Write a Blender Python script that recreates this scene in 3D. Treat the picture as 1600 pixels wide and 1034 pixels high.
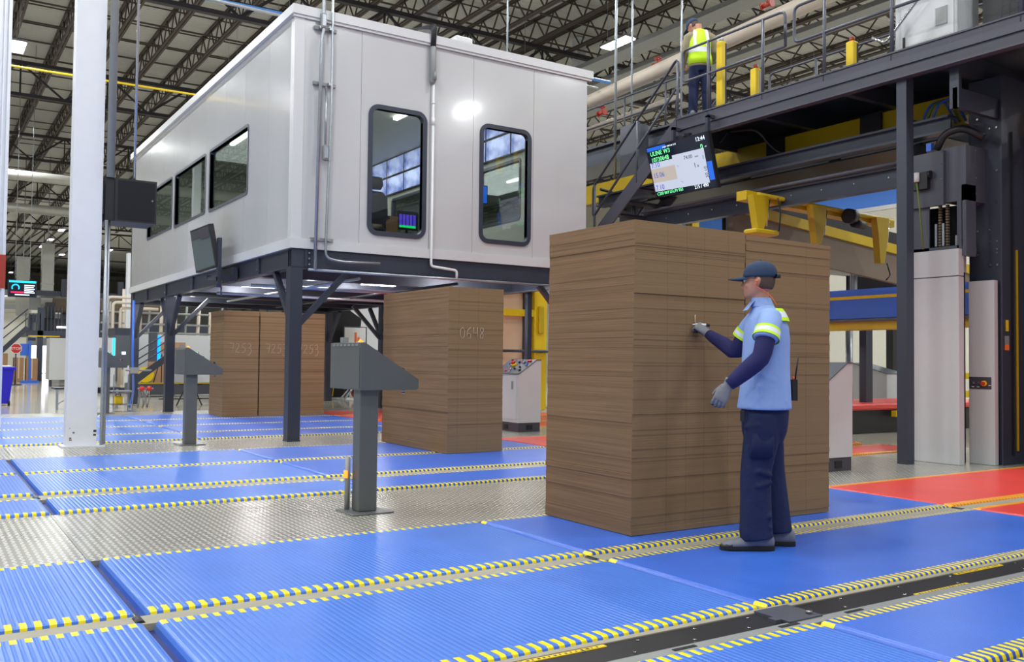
import bpy, math, random
from mathutils import Vector, Matrix
random.seed(7)
S = bpy.context.scene
for o in list(bpy.data.objects): bpy.data.objects.remove(o)
COL = S.collection
PI = math.pi

# ------------------------------------------------------------------ camera, world, exposure
cam_d = bpy.data.cameras.new('camera'); cam = bpy.data.objects.new('camera', cam_d); COL.objects.link(cam)
cam_d.sensor_width = 36; cam_d.lens = 1431.96 * 36 / 1600; cam_d.clip_end = 400
YAW, PITCH, ROLL = 0.99530406, 0.03235033, 0.01126024
_f = Vector((math.cos(YAW)*math.cos(PITCH), math.sin(YAW)*math.cos(PITCH), math.sin(PITCH)))
_r = Vector((math.sin(YAW), -math.cos(YAW), 0)); _u = _r.cross(_f)
_r2 = math.cos(ROLL)*_r + math.sin(ROLL)*_u; _u2 = -math.sin(ROLL)*_r + math.cos(ROLL)*_u
M = Matrix.Identity(4)
for i in range(3): M[i][0], M[i][1], M[i][2] = _r2[i], _u2[i], -_f[i]
M.translation = Vector((0, 0, 1.22)); cam.matrix_world = M
S.camera = cam
w = bpy.data.worlds.new('world'); S.world = w; w.use_nodes = True
w.node_tree.nodes['Background'].inputs[0].default_value = (0.86, 0.9, 1.0, 1)
w.node_tree.nodes['Background'].inputs[1].default_value = 0.40
S.view_settings.view_transform = 'Standard'; S.view_settings.look = 'None'
S.view_settings.exposure = 0.0; S.view_settings.gamma = 1
LAMP_W = 225.0          # watts of one high bay lamp

# ------------------------------------------------------------------ materials
def lin(c):
    return tuple((v/255/12.92 if v/255 <= .04045 else ((v/255+.055)/1.055)**2.4) for v in c)
MATS = {}
def nd(t, typ, **kw):
    n = t.nodes.new(typ)
    for k, v in kw.items(): setattr(n, k, v)
    return n
def mth(t, op, a, b=None, c=None):
    n = nd(t, 'ShaderNodeMath', operation=op)
    for i, v in enumerate((a, b, c)):
        if v is None: continue
        if isinstance(v, (int, float)): n.inputs[i].default_value = v
        else: t.links.new(v, n.inputs[i])
    return n.outputs[0]
def mat(name, rgb, rough=.5, metal=0., var=.0, vscale=6., bump=0., bscale=60., emit=None, es=1., spec=None, coat=0., bdist=.01, srgb=True):
    m = bpy.data.materials.new(name); m.use_nodes = True; t = m.node_tree
    b = t.nodes['Principled BSDF']; c = lin(rgb) if srgb else rgb
    b.inputs['Base Color'].default_value = (*c, 1); b.inputs['Roughness'].default_value = rough; b.inputs['Metallic'].default_value = metal
    if spec is not None: b.inputs['Specular IOR Level'].default_value = spec
    if coat: b.inputs['Coat Weight'].default_value = coat; b.inputs['Coat Roughness'].default_value = .08
    tc = nd(t, 'ShaderNodeTexCoord')
    if var:
        n = nd(t, 'ShaderNodeTexNoise'); n.inputs['Scale'].default_value = vscale; n.inputs['Detail'].default_value = 5
        t.links.new(tc.outputs['Object'], n.inputs['Vector'])
        mx = nd(t, 'ShaderNodeMix', data_type='RGBA')
        mx.inputs[6].default_value = (*[v*(1-var) for v in c], 1); mx.inputs[7].default_value = (*[min(1, v*(1+var)) for v in c], 1)
        t.links.new(n.outputs['Fac'], mx.inputs[0]); t.links.new(mx.outputs[2], b.inputs['Base Color'])
    if bump:
        n = nd(t, 'ShaderNodeTexNoise'); n.inputs['Scale'].default_value = bscale; n.inputs['Detail'].default_value = 3
        t.links.new(tc.outputs['Object'], n.inputs['Vector'])
        bp = nd(t, 'ShaderNodeBump'); bp.inputs['Strength'].default_value = bump; bp.inputs['Distance'].default_value = bdist
        if coat: t.links.new(bp.outputs[0], b.inputs['Coat Normal'])
        t.links.new(n.outputs['Fac'], bp.inputs['Height']); t.links.new(bp.outputs[0], b.inputs['Normal'])
    if emit:
        b.inputs['Emission Color'].default_value = (*lin(emit), 1); b.inputs['Emission Strength'].default_value = es
    MATS[name] = m; return m
G = MATS
mat('floor', (196, 190, 176), .12, var=.10, vscale=.8, bump=.02, bscale=3)
mat('belt_bed', (24, 40, 110), .5)
mat('gap_floor', (158, 152, 136), .55, var=.15, vscale=9)
mat('white_panel', (200, 200, 203), .16, coat=.7, bump=.08, bscale=.9, bdist=.03)
mat('white_trim', (210, 210, 213), .3)
mat('white_paint', (225, 227, 235), .4, var=.05, vscale=5)
mat('scuff', (120, 105, 90), .8)
mat('steel_dark', (62, 66, 80), .38, metal=.25, var=.06)
mat('steel_mid', (84, 86, 98), .42, metal=.2, var=.06)
mat('steel_kiosk', (100, 103, 103), .36, metal=.2, var=.1, vscale=5)
mat('deck_paint', (76, 76, 90), .42, metal=.1, var=.08, vscale=3)
mat('black', (28, 28, 34), .45)
mat('black_gloss', (26, 27, 32), .2)
mat('rubber', (30, 30, 32), .75)
mat('chrome', (200, 202, 208), .2, metal=1.)
mat('galv', (172, 178, 186), .35, metal=.8, var=.12, vscale=20)
mat('galv_dull', (150, 152, 152), .5, metal=.3, var=.1)
mat('joist', (76, 66, 60), .6, var=.12)
mat('girder', (50, 46, 50), .6)
mat('yellow', (236, 200, 20), .45, var=.05)
mat('yellow_mach', (198, 166, 12), .42, var=.06)
mat('tick_orange', (240, 170, 40), .5)
mat('cab_white', (198, 199, 202), .3, var=.02)
mat('cab_base', (66, 62, 74), .5)
mat('panel_dark', (88, 92, 100), .35)
mat('red', (205, 40, 35), .4)
mat('red_mat_dark', (150, 40, 40), .4)
mat('amber', (250, 160, 20), .3, emit=(255, 150, 10), es=1.2)
mat('blue_paint', (62, 112, 220), .4)
mat('blue_wall', (84, 140, 240), .6)
mat('beige_wall', (212, 208, 196), .7, var=.04)
mat('peach', (222, 190, 160), .6, var=.05)
mat('kraft', (172, 132, 96), .7, var=.12)
mat('grey_board', (122, 106, 92), .6, var=.08)
mat('bin_blue', (30, 20, 190), .35)
mat('duct', (188, 186, 178), .4, metal=.3, var=.1)
mat('pipe_cream', (214, 200, 184), .4, var=.05)
mat('pipe_yellow', (225, 190, 20), .45)
mat('pipe_blue', (70, 130, 205), .45)
mat('pipe_red', (170, 55, 40), .45)
mat('lamp_emit', (255, 255, 255), .4, emit=(255, 252, 255), es=14)
mat('lamp_far', (255, 255, 255), .4, emit=(240, 232, 255), es=6)
mat('lamp_room', (255, 255, 255), .4, emit=(255, 250, 245), es=6)
mat('skin', (196, 140, 118), .5, var=.08, vscale=30)
mat('lip', (170, 100, 90), .5)
mat('hair', (88, 70, 60), .8, var=.3, vscale=120)
mat('shirt', (148, 176, 232), .75, var=.05, vscale=6, bump=.35, bscale=7, bdist=.03)
mat('navy_sleeve', (38, 38, 92), .85, var=.12, vscale=14, bump=.3, bscale=16, bdist=.015)
mat('trousers', (21, 32, 72), .85, var=.18, vscale=10, bump=.5, bscale=8, bdist=.03)
mat('cap', (44, 62, 92), .85, var=.1, vscale=40)
mat('hi_vis', (206, 250, 30), .6, emit=(190, 250, 20), es=.0)
mat('silver_tape', (236, 240, 248), .35)
mat('shoe', (120, 122, 130), .7, var=.25, vscale=30)
mat('shoe_dark', (52, 52, 56), .7, var=.2, vscale=30)
mat('lace', (185, 190, 198), .7)
mat('khaki', (150, 140, 112), .8, var=.08)
mat('orange_cord', (255, 110, 50), .5)
mat('marker_white', (245, 245, 248), .4)
mat('chalk', (206, 190, 168), .9)
mat('screen_black', (16, 22, 36), .12, emit=(18, 26, 44), es=.6)
mat('screen_white', (60, 62, 68), .15, emit=(214, 222, 244), es=.85)
mat('screen_tan', (60, 58, 54), .15, emit=(206, 194, 186), es=.85)
mat('screen_blue', (20, 50, 110), .15, emit=(40, 110, 235), es=.9)
mat('text_green', (120, 255, 160), .3, emit=(120, 255, 160), es=1.)
mat('text_white', (235, 245, 255), .3, emit=(225, 240, 255), es=1.)
mat('text_blue', (30, 50, 140), .3, emit=(50, 90, 220), es=.5)
mat('text_dark', (30, 40, 60), .5)
mat('led_blue', (0, 120, 255), .3, emit=(0, 110, 255), es=4)
mat('led_cyan', (20, 200, 240), .3, emit=(20, 200, 240), es=2.)
mat('led_red', (230, 30, 80), .3, emit=(230, 30, 80), es=1.5)
mat('led_green', (20, 230, 120), .3, emit=(20, 230, 120), es=1.)
mat('led_purple', (90, 70, 220), .3, emit=(90, 70, 220), es=.8)
mat('screen_dim', (96, 110, 112), .15)
mat('screen_dim_dark', (70, 76, 82), .15)
mat('room_wall', (172, 174, 164), .6)
mat('room_ceiling', (214, 216, 206), .6)
mat('soffit', (214, 214, 212), .35, metal=.35)
mat('room_dark', (70, 70, 66), .6)
mat('orange', (250, 120, 50), .5)
mat('brown_red', (150, 60, 40), .6)
mat('cable', (40, 42, 48), .5)
mat('cable_green', (110, 130, 60), .5)
mat('white_gloss', (238, 238, 240), .25)
mat('tick_yellow', (250, 226, 20), .5)
mat('daylight', (255, 255, 255), .5, emit=(235, 232, 255), es=4.)

def coords(t):
    tc = nd(t, 'ShaderNodeTexCoord'); s = nd(t, 'ShaderNodeSeparateXYZ'); t.links.new(tc.outputs['Object'], s.inputs[0])
    return tc, s.outputs[0], s.outputs[1], s.outputs[2]

def belt_mat(name, rgb, rib=.031, strength=.32, rough=.3, tick=None, per=.06, wid=.030):
    """ribbed plastic belt (ribs run along Y); with tick colour the edge zone is marked with painted ribs"""
    m = bpy.data.materials.new(name); m.use_nodes = True; t = m.node_tree; b = t.nodes['Principled BSDF']
    tc, x, y, z = coords(t)
    ph = mth(t, 'MULTIPLY', x, 2*PI/rib); sn = mth(t, 'SINE', ph)
    sq = mth(t, 'MULTIPLY', sn, 1.6); sq = mth(t, 'MINIMUM', sq, .6)
    bp = nd(t, 'ShaderNodeBump'); bp.inputs['Strength'].default_value = strength; bp.inputs['Distance'].default_value = .0035
    n = nd(t, 'ShaderNodeTexNoise'); n.inputs['Scale'].default_value = 2.2; n.inputs['Detail'].default_value = 6
    t.links.new(tc.outputs['Object'], n.inputs['Vector'])
    t.links.new(sq, bp.inputs['Height']); t.links.new(bp.outputs[0], b.inputs['Normal'])
    c = lin(rgb); mx = nd(t, 'ShaderNodeMix', data_type='RGBA')
    mx.inputs[6].default_value = (*[v*.84 for v in c], 1); mx.inputs[7].default_value = (*[min(1, v*1.16) for v in c], 1)
    t.links.new(n.outputs['Fac'], mx.inputs[0])
    out = mx.outputs[2]
    if tick:
        fr = mth(t, 'FRACT', mth(t, 'DIVIDE', mth(t, 'ADD', x, 100), per))
        k = mth(t, 'LESS_THAN', fr, wid/per)
        m2 = nd(t, 'ShaderNodeMix', data_type='RGBA'); t.links.new(k, m2.inputs[0]); t.links.new(out, m2.inputs[6])
        m2.inputs[7].default_value = (*lin(tick), 1); out = m2.outputs[2]
    t.links.new(out, b.inputs['Base Color']); b.inputs['Roughness'].default_value = rough
    MATS[name] = m
BLUE = (74, 124, 220)
belt_mat('belt_blue', BLUE)
belt_mat('belt_blue_tick', BLUE, tick=(252, 228, 20))
belt_mat('belt_fine', (62, 110, 214), rib=.024, strength=.45)
belt_mat('belt_fine_tick', (44, 88, 195), rib=.024, strength=.45, tick=(252, 228, 20), per=.052, wid=.027)
belt_mat('belt_red', (232, 72, 66), rib=.024, strength=.35)
belt_mat('belt_red_tick', (222, 60, 50), rib=.024, strength=.35, tick=(250, 176, 40), per=.052, wid=.042)

def tread_mat():
    m = bpy.data.materials.new('tread_plate'); m.use_nodes = True; t = m.node_tree; b = t.nodes['Principled BSDF']
    tc, x, y, z = coords(t); s = 1/.046
    X = mth(t, 'MULTIPLY', mth(t, 'ADD', x, 100), s); Y = mth(t, 'MULTIPLY', mth(t, 'ADD', y, 100), s)
    u = mth(t, 'SUBTRACT', mth(t, 'FRACT', X), .5); v = mth(t, 'SUBTRACT', mth(t, 'FRACT', Y), .5)
    par = mth(t, 'MODULO', mth(t, 'ADD', mth(t, 'FLOOR', X), mth(t, 'FLOOR', Y)), 2.)
    sg = mth(t, 'SUBTRACT', mth(t, 'MULTIPLY', par, 2.), 1.)
    a = mth(t, 'MULTIPLY', mth(t, 'ADD', u, mth(t, 'MULTIPLY', v, sg)), .707)
    c = mth(t, 'MULTIPLY', mth(t, 'SUBTRACT', u, mth(t, 'MULTIPLY', v, sg)), .707)
    d = mth(t, 'ADD', mth(t, 'POWER', mth(t, 'DIVIDE', a, .46), 2.), mth(t, 'POWER', mth(t, 'DIVIDE', c, .17), 2.))
    h = mth(t, 'MAXIMUM', mth(t, 'SUBTRACT', 1., d), 0.)
    h = mth(t, 'MINIMUM', mth(t, 'MULTIPLY', h, 2.), 1.)
    bp = nd(t, 'ShaderNodeBump'); bp.inputs['Strength'].default_value = .7; bp.inputs['Distance'].default_value = .0022
    t.links.new(h, bp.inputs['Height']); t.links.new(bp.outputs[0], b.inputs['Normal'])
    n = nd(t, 'ShaderNodeTexNoise'); n.inputs['Scale'].default_value = 1.3; n.inputs['Detail'].default_value = 5; t.links.new(tc.outputs['Object'], n.inputs['Vector'])
    mx = nd(t, 'ShaderNodeMix', data_type='RGBA'); mx.inputs[6].default_value = (*lin((138, 134, 126)), 1); mx.inputs[7].default_value = (*lin((176, 172, 162)), 1)
    t.links.new(n.outputs['Fac'], mx.inputs[0])
    m2 = nd(t, 'ShaderNodeMix', data_type='RGBA'); t.links.new(h, m2.inputs[0]); t.links.new(mx.outputs[2], m2.inputs[6]); m2.inputs[7].default_value = (*lin((250, 248, 240)), 1)
    t.links.new(m2.outputs[2], b.inputs['Base Color'])
    b.inputs['Metallic'].default_value = .4; b.inputs['Roughness'].default_value = .27
    MATS['tread_plate'] = m
tread_mat()

def card_mat(name, rgb, lines=(), amp=.35, seed=0., dark=.5, thr=.93):
    """edge-on corrugated sheets: fine layers in Z, bands of darker bundles, cut-slot lines at given local X"""
    m = bpy.data.materials.new(name); m.use_nodes = True; t = m.node_tree; b = t.nodes['Principled BSDF']
    tc, x, y, z = coords(t); c = lin(rgb)
    mp = nd(t, 'ShaderNodeMapping'); mp.inputs['Scale'].default_value = (.5, .5, 34); mp.inputs['Location'].default_value = (seed, seed, seed)
    t.links.new(tc.outputs['Object'], mp.inputs['Vector'])
    n = nd(t, 'ShaderNodeTexNoise'); n.inputs['Scale'].default_value = 1; n.inputs['Detail'].default_value = 4; n.inputs['Roughness'].default_value = .7
    t.links.new(mp.outputs[0], n.inputs['Vector'])
    mp2 = nd(t, 'ShaderNodeMapping'); mp2.inputs['Scale'].default_value = (1.2, 1.2, 170); mp2.inputs['Location'].default_value = (seed+3, 0, 0)
    t.links.new(tc.outputs['Object'], mp2.inputs['Vector'])
    n2 = nd(t, 'ShaderNodeTexNoise'); n2.inputs['Scale'].default_value = 1; n2.inputs['Detail'].default_value = 2; t.links.new(mp2.outputs[0], n2.inputs['Vector'])
    f = mth(t, 'ADD', mth(t, 'MULTIPLY', mth(t, 'SUBTRACT', n.outputs['Fac'], .5), 2.*amp), mth(t, 'MULTIPLY', mth(t, 'SUBTRACT', n2.outputs['Fac'], .5), 1.3*amp))
    f = mth(t, 'ADD', f, 1.)
    zz = mth(t, 'ADD', z, mth(t, 'MULTIPLY', n.outputs['Fac'], .004))
    wn = nd(t, 'ShaderNodeTexWhiteNoise', noise_dimensions='1D'); t.links.new(mth(t, 'ADD', mth(t, 'FLOOR', mth(t, 'MULTIPLY', zz, 140.)), seed), wn.inputs['W'])
    k = mth(t, 'GREATER_THAN', wn.outputs['Value'], thr)
    f = mth(t, 'MULTIPLY', f, mth(t, 'SUBTRACT', 1., mth(t, 'MULTIPLY', k, dark)))
    for lx in lines:
        k = mth(t, 'LESS_THAN', mth(t, 'ABSOLUTE', mth(t, 'SUBTRACT', x, lx)), .0035)
        f = mth(t, 'MULTIPLY', f, mth(t, 'SUBTRACT', 1., mth(t, 'MULTIPLY', k, .18)))
    mx = nd(t, 'ShaderNodeVectorMath', operation='SCALE'); mx.inputs[0].default_value = c; t.links.new(f, mx.inputs['Scale'])
    t.links.new(mx.outputs[0], b.inputs['Base Color']); b.inputs['Roughness'].default_value = .85; b.inputs['Specular IOR Level'].default_value = .2
    bp = nd(t, 'ShaderNodeBump'); bp.inputs['Strength'].default_value = .4; bp.inputs['Distance'].default_value = .003
    t.links.new(n2.outputs['Fac'], bp.inputs['Height']); t.links.new(bp.outputs[0], b.inputs['Normal'])
    MATS[name] = m; return m
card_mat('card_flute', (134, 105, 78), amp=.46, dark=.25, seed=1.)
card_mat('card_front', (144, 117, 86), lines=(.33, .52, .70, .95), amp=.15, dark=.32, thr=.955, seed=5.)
card_mat('card_front_b', (144, 117, 86), lines=(.72,), amp=.13, dark=.28, thr=.965, seed=9.)
card_mat('card_mid', (144, 118, 87), lines=(.15, .45), amp=.2, dark=.25, seed=15.)
card_mat('card_far', (146, 118, 84), amp=.4, dark=.3, thr=.8, seed=21.)
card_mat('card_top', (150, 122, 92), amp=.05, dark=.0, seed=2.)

def ceil_mat():
    m = bpy.data.materials.new('roof_deck'); m.use_nodes = True; t = m.node_tree; b = t.nodes['Principled BSDF']
    tc, x, y, z = coords(t)
    s = mth(t, 'SINE', mth(t, 'MULTIPLY', y, 2*PI/.15))
    bp = nd(t, 'ShaderNodeBump'); bp.inputs['Strength'].default_value = .5; bp.inputs['Distance'].default_value = .03
    t.links.new(s, bp.inputs['Height']); t.links.new(bp.outputs[0], b.inputs['Normal'])
    n = nd(t, 'ShaderNodeTexNoise'); n.inputs['Scale'].default_value = .5; t.links.new(tc.outputs['Object'], n.inputs['Vector'])
    mx = nd(t, 'ShaderNodeMix', data_type='RGBA'); mx.inputs[6].default_value = (*lin((186, 186, 181)), 1); mx.inputs[7].default_value = (*lin((210, 209, 204)), 1)
    t.links.new(n.outputs['Fac'], mx.inputs[0]); t.links.new(mx.outputs[2], b.inputs['Base Color']); b.inputs['Roughness'].default_value = .6
    MATS['roof_deck'] = m
ceil_mat()

def glass_mat(name, tint, refl=.1, rough=.01):
    m = bpy.data.materials.new(name); m.use_nodes = True; t = m.node_tree
    for n in list(t.nodes): t.nodes.remove(n)
    o = nd(t, 'ShaderNodeOutputMaterial'); mx = nd(t, 'ShaderNodeMixShader'); tr = nd(t, 'ShaderNodeBsdfTransparent'); gl = nd(t, 'ShaderNodeBsdfGlossy')
    tr.inputs[0].default_value = (*tint, 1); gl.inputs['Roughness'].default_value = rough
    fr = nd(t, 'ShaderNodeFresnel'); fr.inputs[0].default_value = 1.5
    f = mth(t, 'ADD', mth(t, 'MULTIPLY', fr.outputs[0], .6), refl)
    t.links.new(f, mx.inputs[0]); t.links.new(tr.outputs[0], mx.inputs[1]); t.links.new(gl.outputs[0], mx.inputs[2]); t.links.new(mx.outputs[0], o.inputs[0])
    MATS[name] = m
glass_mat('glass', (.82, .87, .85), .05)
glass_mat('glass_side', (.88, .96, .93), .05)
glass_mat('glass_smoke', (.10, .10, .12), .08)

# ------------------------------------------------------------------ mesh helpers
class MB:
    def __init__(s): s.v = []; s.f = []; s.m = []; s.sm = []
    def add(s, vs, fs, mi=0, smooth=False):
        o = len(s.v); s.v += [tuple(v) for v in vs]
        for i, f in enumerate(fs):
            s.f.append(tuple(o+k for k in f)); s.m.append(mi if isinstance(mi, int) else mi[i]); s.sm.append(smooth)
        return s
    def box(s, x0, x1, y0, y1, z0, z1, mi=0):
        vs = [(x, y, z) for z in (z0, z1) for y in (y0, y1) for x in (x0, x1)]
        return s.add(vs, [(0,2,3,1), (4,5,7,6), (0,1,5,4), (2,6,7,3), (0,4,6,2), (1,3,7,5)], mi)
    def cb(s, c, d, mi=0, rz=0):
        hx, hy, hz = d[0]/2, d[1]/2, d[2]/2; ca, sa = math.cos(rz), math.sin(rz)
        vs = [(c[0]+x*ca-y*sa, c[1]+x*sa+y*ca, c[2]+z) for z in (-hz, hz) for y in (-hy, hy) for x in (-hx, hx)]
        return s.add(vs, [(0,2,3,1), (4,5,7,6), (0,1,5,4), (2,6,7,3), (0,4,6,2), (1,3,7,5)], mi)
    def bev(s, x0, x1, y0, y1, z0, z1, r=.01, mi=0):
        """box with chamfered vertical and top edges"""
        def loop(i, z): return [(x0+i+r, y0+i, z), (x1-i-r, y0+i, z), (x1-i, y0+i+r, z), (x1-i, y1-i-r, z), (x1-i-r, y1-i, z), (x0+i+r, y1-i, z), (x0+i, y1-i-r, z), (x0+i, y0+i+r, z)]
        L = [loop(r, z0), loop(0, z0+r), loop(0, z1-r), loop(r, z1)]
        vs = [p for l in L for p in l]; fs = [tuple(range(7, -1, -1)), tuple(range(24, 32))]
        for k in range(3):
            for j in range(8): fs.append((k*8+j, k*8+(j+1) % 8, k*8+8+(j+1) % 8, k*8+8+j))
        return s.add(vs, fs, mi)
    def bar(s, a, b, w, h=None, mi=0, up=(0, 0, 1)):
        h = h or w; a = Vector(a); b = Vector(b); d = (b-a).normalized(); up = Vector(up)
        if abs(d.dot(up)) > .98: up = Vector((1, 0, 0))
        r = d.cross(up).normalized(); u = r.cross(d)
        vs = [p + r*sx*w/2 + u*sz*h/2 for p in (a, b) for sx, sz in ((-1, -1), (1, -1), (1, 1), (-1, 1))]
        return s.add(vs, [(0,1,2,3), (7,6,5,4), (0,4,5,1), (1,5,6,2), (2,6,7,3), (3,7,4,0)], mi)
    def tube(s, pts, r, n=10, mi=0, caps=True, closed=False):
        pts = [Vector(p) for p in pts]; N = len(pts); rs = r if isinstance(r, (list, tuple)) else [r]*N
        prev = None; vs = []
        for i, p in enumerate(pts):
            if closed: t = (pts[(i+1) % N]-pts[i-1]).normalized()
            else: t = (pts[min(i+1, N-1)]-pts[max(i-1, 0)]).normalized()
            if prev is None:
                ref = Vector((0, 0, 1)) if abs(t.z) < .9 else Vector((1, 0, 0)); nrm = t.cross(ref).normalized()
            else:
                nrm = (prev - t*prev.dot(t)).normalized()
            prev = nrm; bn = t.cross(nrm)
            vs += [p + (nrm*math.cos(2*PI*k/n) + bn*math.sin(2*PI*k/n))*rs[i] for k in range(n)]
        fs = []
        for i in range(N if closed else N-1):
            j = (i+1) % N
            for k in range(n): fs.append((i*n+k, i*n+(k+1) % n, j*n+(k+1) % n, j*n+k))
        s.add(vs, fs, mi, True)
        if caps and not closed:
            o = len(s.v)-len(vs); s.f += [tuple(o+k for k in range(n-1, -1, -1)), tuple(o+(N-1)*n+k for k in range(n))]; s.m += [mi]*2; s.sm += [False]*2
        return s
    def cyl(s, a, b, r, n=16, mi=0, r2=None): return s.tube([a, b], [r, r if r2 is None else r2], n, mi)
    def rings(s, R, mi=0, n=20, mats=None, cap=True):
        """R: list of (centre, axis_a, axis_b) ellipse rings"""
        vs = []
        for c, a, b in R:
            c = Vector(c); a = Vector(a); b = Vector(b)
            vs += [c + a*math.cos(2*PI*k/n) + b*math.sin(2*PI*k/n) for k in range(n)]
        fs = []; ms = []
        for i in range(len(R)-1):
            for k in range(n): fs.append((i*n+k, i*n+(k+1) % n, (i+1)*n+(k+1) % n, (i+1)*n+k)); ms.append(mats[i] if mats else mi)
        if cap: fs += [tuple(range(n-1, -1, -1)), tuple((len(R)-1)*n+k for k in range(n))]; ms += [ms[0], ms[-1]]
        return s.add(vs, fs, ms, True)
    def sph(s, c, r, mi=0, n=12, sc=(1, 1, 1)):
        c = Vector(c); R = []
        for i in range(1, n): a = PI*i/n; R.append((c+Vector((0, 0, -math.cos(a)*r*sc[2])), (r*math.sin(a)*sc[0], 0, 0), (0, r*math.sin(a)*sc[1], 0)))
        return s.rings(R, mi, n*2)
    def prism(s, poly, axis, a, b, mi=0):
        """poly in the plane orthogonal to axis (0: yz, 1: xz, 2: xy)"""
        def P(p, c): return (c, p[0], p[1]) if axis == 0 else ((p[0], c, p[1]) if axis == 1 else (p[0], p[1], c))
        n = len(poly); vs = [P(p, a) for p in poly] + [P(p, b) for p in poly]
        fs = [tuple(range(n)), tuple(range(2*n-1, n-1, -1))] + [(k, n+k, n+(k+1) % n, (k+1) % n) for k in range(n)]
        return s.add(vs, fs, mi)
    def build(s, name, mats, parent=None, label=None, loc=None, fix=True, remesh=None, kind=None, smooth_it=0):
        me = bpy.data.meshes.new(name)
        off = Vector(parent['_o']) if parent is not None and '_o' in parent else (Vector(loc) if loc else Vector((0, 0, 0)))
        me.from_pydata([Vector(v)-off for v in s.v], [], s.f)
        mats = [mats] if isinstance(mats, str) else mats
        for k in mats: me.materials.append(G[k])
        me.polygons.foreach_set('material_index', s.m); me.polygons.foreach_set('use_smooth', s.sm); me.update()
        if fix:
            import bmesh
            bm = bmesh.new(); bm.from_mesh(me); bmesh.ops.recalc_face_normals(bm, faces=bm.faces); bm.to_mesh(me); bm.free()
        o = bpy.data.objects.new(name, me); COL.objects.link(o)
        if loc and parent is None: o.location = loc
        if parent is not None:
            o.parent = parent; o['_o'] = list(off)
        else: o['_o'] = list(off)
        if remesh:
            md = o.modifiers.new('remesh', 'REMESH'); md.mode = 'VOXEL'; md.voxel_size = remesh; md.use_smooth_shade = True
            sm = o.modifiers.new('smooth', 'SMOOTH'); sm.factor = .5; sm.iterations = smooth_it or 4
        if label: o['label'] = label
        if kind: o['kind'] = kind
        return o
def thing(name, label, cat, loc=(0, 0, 0), group=None):
    o = bpy.data.objects.new(name, None); COL.objects.link(o); o.location = loc; o['_o'] = list(loc)
    o['label'] = label; o['category'] = cat; o.empty_display_size = .2
    if group: o['group'] = group
    return o
def tag(o, label, cat, group=None):
    o['label'] = label; o['category'] = cat
    if group: o['group'] = group
    return o
def struct(o): o['kind'] = 'structure'; return o
def kid(parent, child_name, mb, m, **k): return mb.build(child_name, m, parent, **k)
def copy_tree(o, parent=None):
    c = o.copy(); COL.objects.link(c); c.parent = parent
    for ch in o.children: copy_tree(ch, c)
    return c
def text(body, size, m, origin, xdir, ydir, parent, name='lettering', align='LEFT'):
    cu = bpy.data.curves.new(name, 'FONT'); cu.body = body; cu.size = size; cu.align_x = align; cu.extrude = .0008; cu.resolution_u = 2
    t = bpy.data.objects.new('tmp', cu); COL.objects.link(t); bpy.context.view_layer.update()
    me = bpy.data.meshes.new_from_object(t.evaluated_get(bpy.context.evaluated_depsgraph_get()))
    bpy.data.objects.remove(t); me.materials.clear(); me.materials.append(G[m])
    x = Vector(xdir).normalized(); y = Vector(ydir).normalized(); z = x.cross(y)
    T = Matrix(((x[0], y[0], z[0], 0), (x[1], y[1], z[1], 0), (x[2], y[2], z[2], 0), (0, 0, 0, 1)))
    off = Vector(parent['_o']) if parent is not None else Vector((0, 0, 0))
    T.translation = Vector(origin)-off; me.transform(T)
    o = bpy.data.objects.new(name, me); COL.objects.link(o); o.parent = parent; o['_o'] = list(off)
    return o
def arc(c, r, a0, a1, n, U, V):
    c = Vector(c); U = Vector(U); V = Vector(V)
    return [c + U*r*math.cos(a0+(a1-a0)*i/n) + V*r*math.sin(a0+(a1-a0)*i/n) for i in range(n+1)]
def rpath(pts, r, n=4):
    """polyline with rounded corners"""
    pts = [Vector(p) for p in pts]; out = [pts[0]]
    for i in range(1, len(pts)-1):
        a = (pts[i-1]-pts[i]).normalized(); b = (pts[i+1]-pts[i]).normalized()
        p0 = pts[i]+a*r; p1 = pts[i]+b*r
        for k in range(n+1):
            t = k/n; out.append(p0*(1-t)**2 + pts[i]*2*t*(1-t) + p1*t*t)
    out.append(pts[-1]); return out

# ================================================================== SETTING
struct(MB().box(-30, 40, -12, 150, -.30, -.055).build('floor', 'floor'))
H = 12.5
ceil = struct(MB().box(-20, 42, -8, 150, H+.85, H+.95).build('ceiling', 'roof_deck'))
struct(MB().box(40, 40.3, -12, 150, -.055, 9.05).box(40, 40.3, -12, 150, 10.35, H+.85).box(39.95, 40.3, -12, 150, 9.05, 10.35, 1).box(39.9, 40.2, -12, 150, 10.25, 10.4, 2).box(39.9, 40.2, -12, 150, 8.9, 9.1, 2).build('wall_right', ['beige_wall', 'blue_wall', 'white_trim']))
struct(MB().box(-20.3, -20, -12, 150, -.055, H+.85).build('wall_left', 'beige_wall'))
struct(MB().box(-20, 40, 150, 150.3, -.055, H+.9).build('wall_back', 'beige_wall'))
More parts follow.
